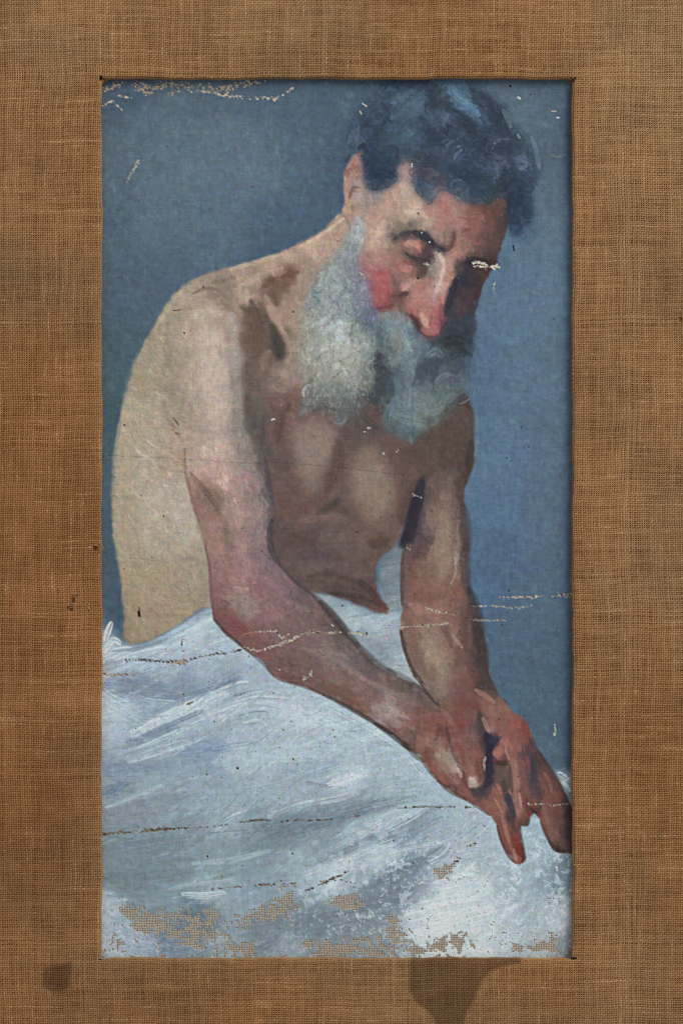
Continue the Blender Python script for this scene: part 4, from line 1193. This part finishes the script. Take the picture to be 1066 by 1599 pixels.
# ---------------------------------------------------------------- MATERIALS
class NT:
    def __init__(s, name):
        s.m = bpy.data.materials.new(name); s.m.use_nodes = True
        s.t = s.m.node_tree; s.b = s.t.nodes['Principled BSDF']
    def n(s, kind, **kw):
        nd = s.t.nodes.new(kind)
        for k, v in kw.items(): setattr(nd, k, v)
        return nd
    def put(s, sock, v):
        if isinstance(v, bpy.types.NodeSocket): s.t.links.new(v, sock)
        else: sock.default_value = v
    def math(s, op, a, b=0.0, c=0.0, clamp=False):
        nd = s.n('ShaderNodeMath', operation=op, use_clamp=clamp)
        s.put(nd.inputs[0], a); s.put(nd.inputs[1], b)
        if op in ('MULTIPLY_ADD', 'SMOOTH_MIN', 'SMOOTH_MAX'): s.put(nd.inputs[2], c)
        return nd.outputs[0]
    def mix(s, f, a, b, blend='MIX'):
        nd = s.n('ShaderNodeMix', data_type='RGBA', blend_type=blend)
        s.put(nd.inputs[0], f)
        for k, v in ((6, a), (7, b)):
            s.put(nd.inputs[k], v if isinstance(v, bpy.types.NodeSocket) else (*v, 1.0))
        return nd.outputs[2]
    def noise(s, vec, scale, detail=2.0, rough=0.5):
        nd = s.n('ShaderNodeTexNoise'); s.put(nd.inputs['Vector'], vec)
        nd.inputs['Scale'].default_value = scale; nd.inputs['Detail'].default_value = detail; nd.inputs['Roughness'].default_value = rough
        return nd.outputs['Fac']

def paint_material(name, rough, spec):
    """Oil film on canvas: pigment from the film, the tooth of the weave through it, raw linen where it has flaked off."""
    T = NT(name)
    geo = T.n('ShaderNodeNewGeometry')
    sc = T.n('ShaderNodeVectorMath', operation='SCALE'); T.put(sc.inputs[0], geo.outputs['Position']); sc.inputs[3].default_value = 1 / U
    wob = T.n('ShaderNodeTexNoise'); T.put(wob.inputs['Vector'], sc.outputs[0]); wob.inputs['Scale'].default_value = 0.05; wob.inputs['Detail'].default_value = 2
    ad = T.n('ShaderNodeVectorMath', operation='MULTIPLY_ADD'); T.put(ad.inputs[0], wob.outputs['Color']); ad.inputs[1].default_value = (5, 5, 5); T.put(ad.inputs[2], sc.outputs[0])
    sp = T.n('ShaderNodeSeparateXYZ'); T.put(sp.inputs[0], ad.outputs[0])
    x, y = sp.outputs[0], sp.outputs[1]
    def wave(v, pitch, ph=0.0):
        return T.math('SINE', T.math('MULTIPLY_ADD', v, 2 * math.pi / pitch, ph))
    wx, wy = wave(x, 3.1), wave(y, 2.9)
    weave = T.math('ADD', T.math('MULTIPLY', wx, 0.5), T.math('MULTIPLY', wy, 0.5))
    att = T.n('ShaderNodeVertexColor', layer_name='pigment')
    fine = T.noise(sc.outputs[0], 0.55, 2, 0.6)
    patchy = T.noise(sc.outputs[0], 0.03, 2, 0.5)
    amp = T.math('MULTIPLY', T.math('POWER', patchy, 2.0), 0.13)
    shade = T.math('MULTIPLY_ADD', weave, amp, 1.0)
    shade = T.math('ADD', shade, T.math('MULTIPLY_ADD', fine, 0.30, -0.15))
    vm = T.n('ShaderNodeVectorMath', operation='SCALE'); T.put(vm.inputs[0], att.outputs['Color']); T.put(vm.inputs[3], shade)
    # raw linen
    bx, by = wave(x, 3.9), wave(y, 3.6, 1.0)
    th = T.math('MAXIMUM', bx, by)
    th = T.math('MULTIPLY_ADD', th, 0.5, 0.5, True)
    th = T.math('ADD', th, T.math('MULTIPLY_ADD', fine, 1.5, -0.72), 0, True)
    linen = T.mix(th, lin([.41, .325, .25]) / KEY, lin([.74, .70, .63]) / KEY)
    raw = T.math('MULTIPLY_ADD', att.outputs['Alpha'], 2.6, -0.55)          # paint clings to the thread tops last
    raw = T.math('SUBTRACT', raw, T.math('MULTIPLY', th, 0.75), 0, True)
    col = T.mix(raw, vm.outputs[0], linen)
    T.put(T.b.inputs['Base Color'], col)
    T.put(T.b.inputs['Roughness'], T.math('MULTIPLY_ADD', att.outputs['Alpha'], 0.3, rough))
    T.b.inputs['Specular IOR Level'].default_value = spec
    hgt = T.math('ADD', T.math('MULTIPLY', weave, T.math('MULTIPLY', patchy, 0.15)), T.math('MULTIPLY', fine, 0.34))
    hgt = T.math('ADD', hgt, T.math('MULTIPLY', T.math('MULTIPLY', th, att.outputs['Alpha']), 0.7))
    bp = T.n('ShaderNodeBump'); bp.inputs['Strength'].default_value = 0.55; bp.inputs['Distance'].default_value = U
    T.put(bp.inputs['Height'], hgt); T.put(T.b.inputs['Normal'], bp.outputs[0])
    return T.m
def linen_material(name):
    T = NT(name)
    att = T.n('ShaderNodeVertexColor', layer_name='pigment')
    geo = T.n('ShaderNodeNewGeometry')
    sc = T.n('ShaderNodeVectorMath', operation='SCALE'); T.put(sc.inputs[0], geo.outputs['Position']); sc.inputs[3].default_value = 1 / U
    f = T.noise(sc.outputs[0], 0.9, 2, 0.6)
    vm = T.n('ShaderNodeVectorMath', operation='SCALE'); T.put(vm.inputs[0], att.outputs['Color']); T.put(vm.inputs[3], T.math('MULTIPLY_ADD', f, 0.7, 0.65))
    T.put(T.b.inputs['Base Color'], vm.outputs[0])
    T.b.inputs['Roughness'].default_value = 0.85; T.b.inputs['Specular IOR Level'].default_value = 0.2
    bp = T.n('ShaderNodeBump'); bp.inputs['Strength'].default_value = 0.5; bp.inputs['Distance'].default_value = U * .5
    T.put(bp.inputs['Height'], f); T.put(T.b.inputs['Normal'], bp.outputs[0])
    return T.m
def plain_material(name, rgb, rough=0.9):
    T = NT(name)
    geo = T.n('ShaderNodeNewGeometry')
    f = T.noise(geo.outputs['Position'], 900, 3, 0.6)
    c = lin(rgb) / KEY
    T.put(T.b.inputs['Base Color'], T.mix(f, c * 0.7, c * 1.25))
    T.b.inputs['Roughness'].default_value = rough; T.b.inputs['Specular IOR Level'].default_value = 0.15
    return T.m
M_OIL = paint_material('oil_paint', 0.50, 0.22)
M_WHITE = paint_material('thick_white_oil_paint', 0.52, 0.25)
M_RAW = paint_material('bare_linen_canvas', 0.75, 0.1)
M_LINEN = linen_material('linen_thread')
M_BOARD = plain_material('glued_board', [.41, .25, .135])
M_BACK = plain_material('canvas_reverse', [.5, .42, .33])

# ---------------------------------------------------------------- THE OIL PAINTING
painting = empty('oil_painting', 'old oil painting of a bearded man, bare to the waist, in white drapery against blue-grey', 'painting')
ZP = to_world(GX, GY, HGT * 1.0)
PIG = lin(IMG) / KEY
def film(name, labs, mat, parent, label=None, kind=None):
    q = np.isin(LAB[:-1, :-1], labs)
    jj, ii = np.nonzero(q)
    a = jj * GW + ii
    quads = np.stack([a, a + GW, a + GW + 1, a + 1], 1)
    used, inv = np.unique(quads.ravel(), return_inverse=True)
    ob = grid_mesh(name, ZP.reshape(-1, 3)[used], inv.reshape(-1, 4), mat, parent, PIG.reshape(-1, 3)[used], BARE.ravel()[used])
    if label: ob['label'] = label
    return ob
film('painted_backdrop', [BACKDROP], M_OIL, painting, 'blue-grey painted backdrop with flaked spots along the top')
film('painted_drapery', [DRAPERY], M_WHITE, painting, 'white drapery painted in thick strokes, flaking at the foot')
figure = film('painted_figure', [TORSO], M_OIL, painting, 'bare back and chest of the painted man')
film('painted_hair', [HAIR], M_OIL, figure, 'dark blue-black curly painted hair')
film('painted_face', [FACE], M_OIL, figure, 'painted face looking down, red cheek and nose')
film('painted_beard', [BEARD], M_OIL, figure, 'full grey-white painted beard')
film('painted_arm', [ARM_NEAR], M_OIL, figure, 'nearer painted arm, elbow reddened')
film('painted_arm', [ARM_FAR], M_OIL, figure, 'farther painted arm in shade')
film('painted_hands', [HANDS], M_OIL, figure, 'two reddish painted hands crossed over the knee')
# bare patches: each larger one its own part, the crumbs together
comp = np.zeros(LAB.shape, np.int32); todo = LAB == 0; todo[-1] = False; todo[:, -1] = False; sizes = []
for j, i in zip(*np.nonzero(todo)):
    if comp[j, i]: continue
    sizes.append(0); cid = len(sizes); stack = [(j, i)]; comp[j, i] = cid
    while stack:
        a, b_ = stack.pop(); sizes[-1] += 1
        for c, e in ((a - 1, b_), (a + 1, b_), (a, b_ - 1), (a, b_ + 1), (a - 1, b_ - 1), (a + 1, b_ + 1), (a - 1, b_ + 1), (a + 1, b_ - 1)):
            if 0 <= c < GH and 0 <= e < GW and todo[c, e] and not comp[c, e]: comp[c, e] = cid; stack.append((c, e))
for cid, n in enumerate(sizes, 1):
    LAB[comp == cid] = 1000 + cid if n > 70 else 0
for cid, n in enumerate(sizes, 1):
    if n > 70: film('bare_patch', [1000 + cid], M_RAW, painting)
crumbs = film('bare_specks', [0], M_RAW, painting); crumbs['kind'] = 'stuff'
box_mesh('canvas_back', [(PX0, PX1, PY0, PY1, -9.0, -2.6)], M_BACK, painting)

# ---------------------------------------------------------------- THE LINEN-COVERED MAT
mat = empty('linen_mat', 'brown woven linen mat with a rectangular opening, stained at its lower edge', 'mat')
OX0, OX1, OY0, OY1 = 158.0, 893.5, 122.0, 1497.5        # visible opening
RR, TOP = 3.0, 14.5                                     # rolled edge radius, height above the picture
EX0, EX1, EY0, EY1 = -64.0, 1130.0, -64.0, 1663.0       # how far the mat goes on outside the view
gx0, gx1, gy0, gy1 = OX0 - RR, OX1 + RR, OY0 - RR, OY1 + RR
box_mesh('mat_board', [(EX0, gx0 + 1, EY0, EY1, -9.0, TOP - 1.1), (gx1 - 1, EX1, EY0, EY1, -9.0, TOP - 1.1),
                       (gx0 + 1.001, gx1 - 1.001, EY0, gy0 + 1, -9.0, TOP - 1.1), (gx0 + 1.001, gx1 - 1.001, gy1 - 1, EY1, -9.0, TOP - 1.1)], M_BOARD, mat)
PWX, PWY = 3.62, 3.42
nx, ny = int((EX1 - EX0) / PWX), int((EY1 - EY0) / PWY)
lr = np.random.default_rng(21)
def lnoise(ni, nj, ci, cj):
    return resize(lr.standard_normal((int(nj / cj) + 3, int(ni / ci) + 3)).astype(np.float32), nj, ni)
ix = np.arange(nx); iy = np.arange(ny)
X = EX0 + PWX * (ix[None, :] + 0.5) + 0.30 * lr.standard_normal(nx)[None, :] + 0.5 * lnoise(nx, ny, 9, 40) + 1.6 * lnoise(nx, ny, 40, 60)
Y = EY0 + PWY * (iy[:, None] + 0.5) + 0.28 * lr.standard_normal(ny)[:, None] + 0.5 * lnoise(nx, ny, 40, 9) + 1.6 * lnoise(nx, ny, 60, 40)
X = X.astype(np.float32); Y = Y.astype(np.float32)
# colour of the cloth as woven and as stained
def along(n, m, cell):                                    # n threads, each changing along its own length m
    k = int(m / cell) + 3; a = lr.standard_normal((n, k)).astype(np.float32)
    u = np.linspace(0, k - 1.01, m)[None, :] + lr.random((n, 1)) * 0.0; i = u.astype(int)[0]; f = (u - i)[0].astype(np.float32)
    return a[:, i] * (1 - f) + a[:, i + 1] * f
warpv = (0.28 * lr.standard_normal(nx)[:, None] + 0.62 * along(nx, ny, 18) + 0.45 * along(nx, ny, 4) + 0.45 * lr.standard_normal((nx, ny))).T
weftv = 0.28 * lr.standard_normal(ny)[:, None] + 0.62 * along(ny, nx, 18) + 0.45 * along(ny, nx, 4) + 0.45 * lr.standard_normal((ny, nx))
mot = 0.6 * lnoise(nx, ny, 26, 26) + 0.5 * lnoise(nx, ny, 9, 9)
big = lnoise(nx, ny, 90, 90)
def blob(cx, cy, rx, ry): return np.exp(-(((X - cx) / rx) ** 2 + ((Y - cy) / ry) ** 2))
pale = 0.45 * blob(110, 60, 120, 90) + 0.55 * blob(1000, 90, 150, 200) + 0.3 * blob(560, 30, 200, 60) + 0.25 * blob(1000, 900, 90, 300) + 0.35 * blob(970, 1450, 90, 200)
rust = 0.55 * blob(70, 700, 90, 300) + 0.5 * blob(80, 1200, 110, 200) + 0.35 * blob(250, 1560, 250, 60) + 0.4 * blob(1020, 1150, 60, 200) + 0.3 * blob(900, 1555, 120, 50)
C_BROWN, C_STRAW, C_RUST, C_GREY = lin([.58, .40, .235]), lin([.80, .66, .48]), lin([.59, .35, .16]), lin([.68, .58, .44])
def cloth(v, up):
    t = np.clip(0.40 + 0.13 * v + 0.09 * mot, 0, 1)[..., None]
    slub = np.clip((v - 1.5) * 1.3, 0, 1)[..., None]
    c = C_BROWN * (1 - t) + C_STRAW * t
    r = np.clip(0.34 + 0.28 * big + 0.26 * mot + rust - 0.8 * pale, 0, 0.95)[..., None]
    c = c * (1 - 0.55 * r) + C_RUST * 0.55 * r * (0.75 + 0.6 * t)
    p = np.clip(pale - 0.1 * mot - 0.25 * big, 0, 0.8)[..., None]
    c = c * (1 - 0.5 * p) + C_GREY * 0.5 * p
    c = c * (1 - 0.42 * slub) + C_STRAW * 1.05 * 0.42 * slub
    return c * (0.90 + 0.06 * big[..., None] + 0.10 * mot[..., None]) * np.array([.97, .965, .955])
def inpoly(poly, soft):
    p = pts(poly); x1, y1 = p[:, 0], p[:, 1]; ins = np.zeros(X.shape, bool); d = np.full(X.shape, 1e9)
    for k in range(len(p)):
        ax, ay, bx, by = x1[k - 1], y1[k - 1], x1[k], y1[k]
        ins ^= ((ay > Y) != (by > Y)) & (X < (bx - ax) * (Y - ay) / (by - ay + 1e-9) + ax)
        t = np.clip(((X - ax) * (bx - ax) + (Y - ay) * (by - ay)) / ((bx - ax) ** 2 + (by - ay) ** 2), 0, 1)
        d = np.minimum(d, np.hypot(X - ax - t * (bx - ax), Y - ay - t * (by - ay)))
    sd = np.where(ins, d, -d) + 2.2 * mot + 1.6 * warpv * .5 + 1.6 * weftv * .5
    return np.clip(sd / soft + 0.5, 0, 1)
# a dark drip below the opening, a round spot in the corner, tide marks
drip = inpoly('641,1480 815,1480 812,1502 790,1506 768,1514 752,1528 744,1548 737,1566 728,1580 720,1612 684,1612 676,1590 664,1572 648,1560 640,1545', 5)
drip2 = inpoly('668,1562 690,1546 742,1540 737,1566 728,1580 720,1612 684,1612 676,1590', 6)
spot = inpoly('68,1520 74,1510 90,1505 112,1502 116,1512 112,1528 110,1542 100,1548 84,1548 72,1542', 4)
rim = np.clip(1 - np.abs(np.hypot((X - 91) / 22, (Y - 1527) / 21) - 1) * 5, 0, 1)
tide = inpoly('-70,1160 30,1168 70,1196 110,1240 135,1300 150,1380 150,1440 90,1470 40,1440 -70,1450', 14)
drim = drip * np.clip(2 - 2 * inpoly('641,1480 815,1480 812,1502 790,1506 768,1514 752,1528 744,1548 737,1566 728,1580 720,1612 684,1612 676,1590 664,1572 648,1560 640,1545', 22), 0, 1)
stain = np.clip(0.25 * drim + 0.80 * drip + 0.20 * drip2 + 0.92 * spot + 0.2 * rim, 0, .95)[..., None]
C_STAIN = lin([.25, .155, .115])
def stained(c):
    c = c * (1 - stain) + (0.40 * c + 0.60 * C_STAIN) * stain
    return c * (1 - 0.14 * tide[..., None] * np.array([.8, 1, 1.15]))
cw = stained(cloth(warpv, True)) / KEY; cf = stained(cloth(weftv * .95 + 0.1, False)) / KEY
# thread crossings that exist: the cloth is turned down into the opening and cut short at its corners
dep = np.minimum(np.minimum(X - gx0, gx1 - X), np.minimum(Y - gy0, gy1 - Y))     # >0 inside the opening
exists = dep < 15.5
for hx, hy, rx, ry in ((114, 936, 2.4, 4.0), (110, 950, 3.0, 3.0), (150, 857, 2.8, 2.6), (118, 930, 2.6, 2.6), (1062, 500, 2, 3)):
    exists &= (((X - hx) / rx) ** 2 + ((Y - hy) / ry) ** 2) > 1
for ax, ay, bx, by, w in ((893, 126, 897, 121, 1.7), (157, 124, 155, 120, 1.5), (895, 1497, 897, 1496, 1.7)):
    t = np.clip(((X - ax) * (bx - ax) + (Y - ay) * (by - ay)) / ((bx - ax) ** 2 + (by - ay) ** 2), 0, 1)
    exists &= np.hypot(X - ax - t * (bx - ax), Y - ay - t * (by - ay)) > w
side = np.where(dep > 0, np.stack([X - gx0, gx1 - X, Y - gy0, gy1 - Y], 0).argmin(0), -1)
relief = 0.5 * lnoise(nx, ny, 30, 30) + 0.25 * lnoise(nx, ny, 8, 8)
def turn(x, y, z):
    """Roll cloth points that lie past the edge of the opening down its side."""
    d = np.stack([x - gx0, gx1 - x, y - gy0, gy1 - y], 0)
    k = d.argmin(0); t = d.min(0)
    ins = t > 0
    th = np.clip(t / RR, 0, math.pi / 2)
    off = (RR + z) * np.sin(th)                           # how far into the opening
    down = (RR + z) * np.cos(th) - RR - np.maximum(t - RR * math.pi / 2, 0)
    nx_ = np.where(k == 0, gx0 + off, np.where(k == 1, gx1 - off, x)); ny_ = np.where(k == 2, gy0 + off, np.where(k == 3, gy1 - off, y))
    nx_, ny_ = np.where(ins, nx_, x), np.where(ins, ny_, y)
    wx = 0.7 * np.sin(y * .019 + 1.1) + 0.45 * np.sin(y * .061) + 0.3 * np.sin(y * .17 + x * .01)      # hand-stretched, never quite straight
    wy = 0.7 * np.sin(x * .023 + .4) + 0.45 * np.sin(x * .067 + 2) + 0.3 * np.sin(x * .19 + y * .01)
    return nx_ + wx, ny_ + wy, TOP + np.where(ins, np.maximum(down, -TOP + 0.6), z)
par = ((ix[None, :] + iy[:, None]) % 2) * 2 - 1
def threads(name, vertical, col, var, label):
    wd = (1.18 + 0.16 * var.clip(-2, 2.2) + 0.12 * lnoise(nx, ny, 2, 6) if vertical else 1.12 + 0.16 * var.clip(-2, 2.2) + 0.12 * lnoise(nx, ny, 6, 2)).clip(.7, 1.9)
    amp = 0.55 * (par if vertical else -par)
    prof = ((-1, -0.35), (-0.45, 0.42), (0.45, 0.42), (1, -0.35))
    co, cl = [], []
    for o, h in prof:
        x = X + (o * wd if vertical else 0); y = Y + (0 if vertical else o * wd)
        z = amp + h * 0.9 * (0.7 + 0.3 * wd) + 0.25 * relief + 0.05
        co.append(to_world(*turn(x, y, z))); cl.append(col)
    co = np.stack(co, 2); cl = np.stack(cl, 2)             # (ny, nx, 4, 3)
    base = (np.arange(ny)[:, None] * nx + ix[None, :]) * 4
    if vertical:
        ok = exists[:-1] & exists[1:] & ((side[:-1] == side[1:]) | (side[:-1] < 0) | (side[1:] < 0)); a, b = base[:-1][ok], base[1:][ok]
    else:
        ok = exists[:, :-1] & exists[:, 1:] & ((side[:, :-1] == side[:, 1:]) | (side[:, :-1] < 0) | (side[:, 1:] < 0)); a, b = base[:, :-1][ok], base[:, 1:][ok]
    q = np.concatenate([np.stack([a + k, b + k, b + k + 1, a + k + 1] if vertical else [a + k, a + k + 1, b + k + 1, b + k], 1) for k in range(3)])
    used, inv = np.unique(q.ravel(), return_inverse=True)
    ob = grid_mesh(name, co.reshape(-1, 3)[used], inv.reshape(-1, 4), M_LINEN, mat, cl.reshape(-1, 3)[used])
    ob['kind'] = 'stuff'; ob['label'] = label
    return ob
threads('warp_threads', True, cw, warpv, 'upright brown linen threads of the mat')
threads('weft_threads', False, cf, weftv, 'crosswise brown linen threads of the mat')
# broken fibres standing out of the worn places
def fibre(path, r, rgb):
    p = np.array(path, np.float32); q3 = []
    for i in range(len(p) - 1):
        a, b, c, d = p[max(i - 1, 0)], p[i], p[i + 1], p[min(i + 2, len(p) - 1)]
        for t in np.arange(0, 1, .25):
            q3.append(0.5 * (2 * b + (c - a) * t + (2 * a - 5 * b + 4 * c - d) * t ** 2 + (3 * b - a - 3 * c + d) * t ** 3))
    q3.append(p[-1]); q3 = np.array(q3)
    tg = np.gradient(q3, axis=0); tg /= np.linalg.norm(tg, axis=1)[:, None] + 1e-6
    up = np.array([0, 0, 1.0]); s1 = np.cross(tg, up); s1 /= np.linalg.norm(s1, axis=1)[:, None] + 1e-6; s2 = np.cross(s1, tg)
    n = len(q3); rr = r * (1 - 0.6 * np.linspace(0, 1, n))[:, None]
    ring = [q3 + rr * (math.cos(a) * s1 + math.sin(a) * s2) for a in np.arange(5) * 2 * math.pi / 5]
    co = np.stack(ring, 1).reshape(-1, 3)
    f = [(i * 5 + k, i * 5 + (k + 1) % 5, i * 5 + 5 + (k + 1) % 5, i * 5 + 5 + k) for i in range(n - 1) for k in range(5)]
    ob = grid_mesh('frayed_fibre', to_world(co[:, 0], co[:, 1], co[:, 2]), np.array(f), M_LINEN, mat, np.tile(lin(rgb) / KEY, (len(co), 1)))
    return ob
for path, r, c in ((((156, 848, 12.5), (158.5, 850, 14), (160.5, 853, 13.5), (160.2, 858, 11)), .8, [.66, .55, .38]),
                   (((154, 862, 12.5), (157, 861, 14.5), (161, 857, 13), (162.5, 853, 11.5)), .7, [.62, .5, .36]),
                   (((152, 853, 12.4), (155, 856, 14.6), (158, 862, 13)), .8, [.58, .45, .3]),
                   (((148, 850, 12.4), (150, 852, 14.2), (153, 851, 13)), .8, [.68, .58, .42]),
                   (((120, 926, 12.4), (117, 931, 14.8), (113, 934, 13.4)), .9, [.66, .58, .44]),
                   (((111, 941, 12.4), (115, 943, 14.4), (117, 940, 13.0)), .8, [.62, .54, .4]),
                   (((106, 953, 12.4), (110, 949, 14.6), (114, 948, 12.8)), .8, [.64, .56, .42]),
                   (((138, 950, 12.3), (140, 945, 14.0), (139, 941, 13.2)), .9, [.72, .64, .5]),
                   (((136, 947, 12.3), (140, 950, 14.2), (143, 957, 12.8)), .8, [.68, .6, .46]),
                   (((849, 110, 12.3), (851, 104, 14.2), (850, 99, 12.9)), .8, [.55, .4, .26]),
                   (((878, 53, 12.3), (880, 47, 14.0), (879, 42, 12.8)), .8, [.7, .6, .45])):
    fibre([(x, y, z + TOP - 12.0) for x, y, z in path], r, c)
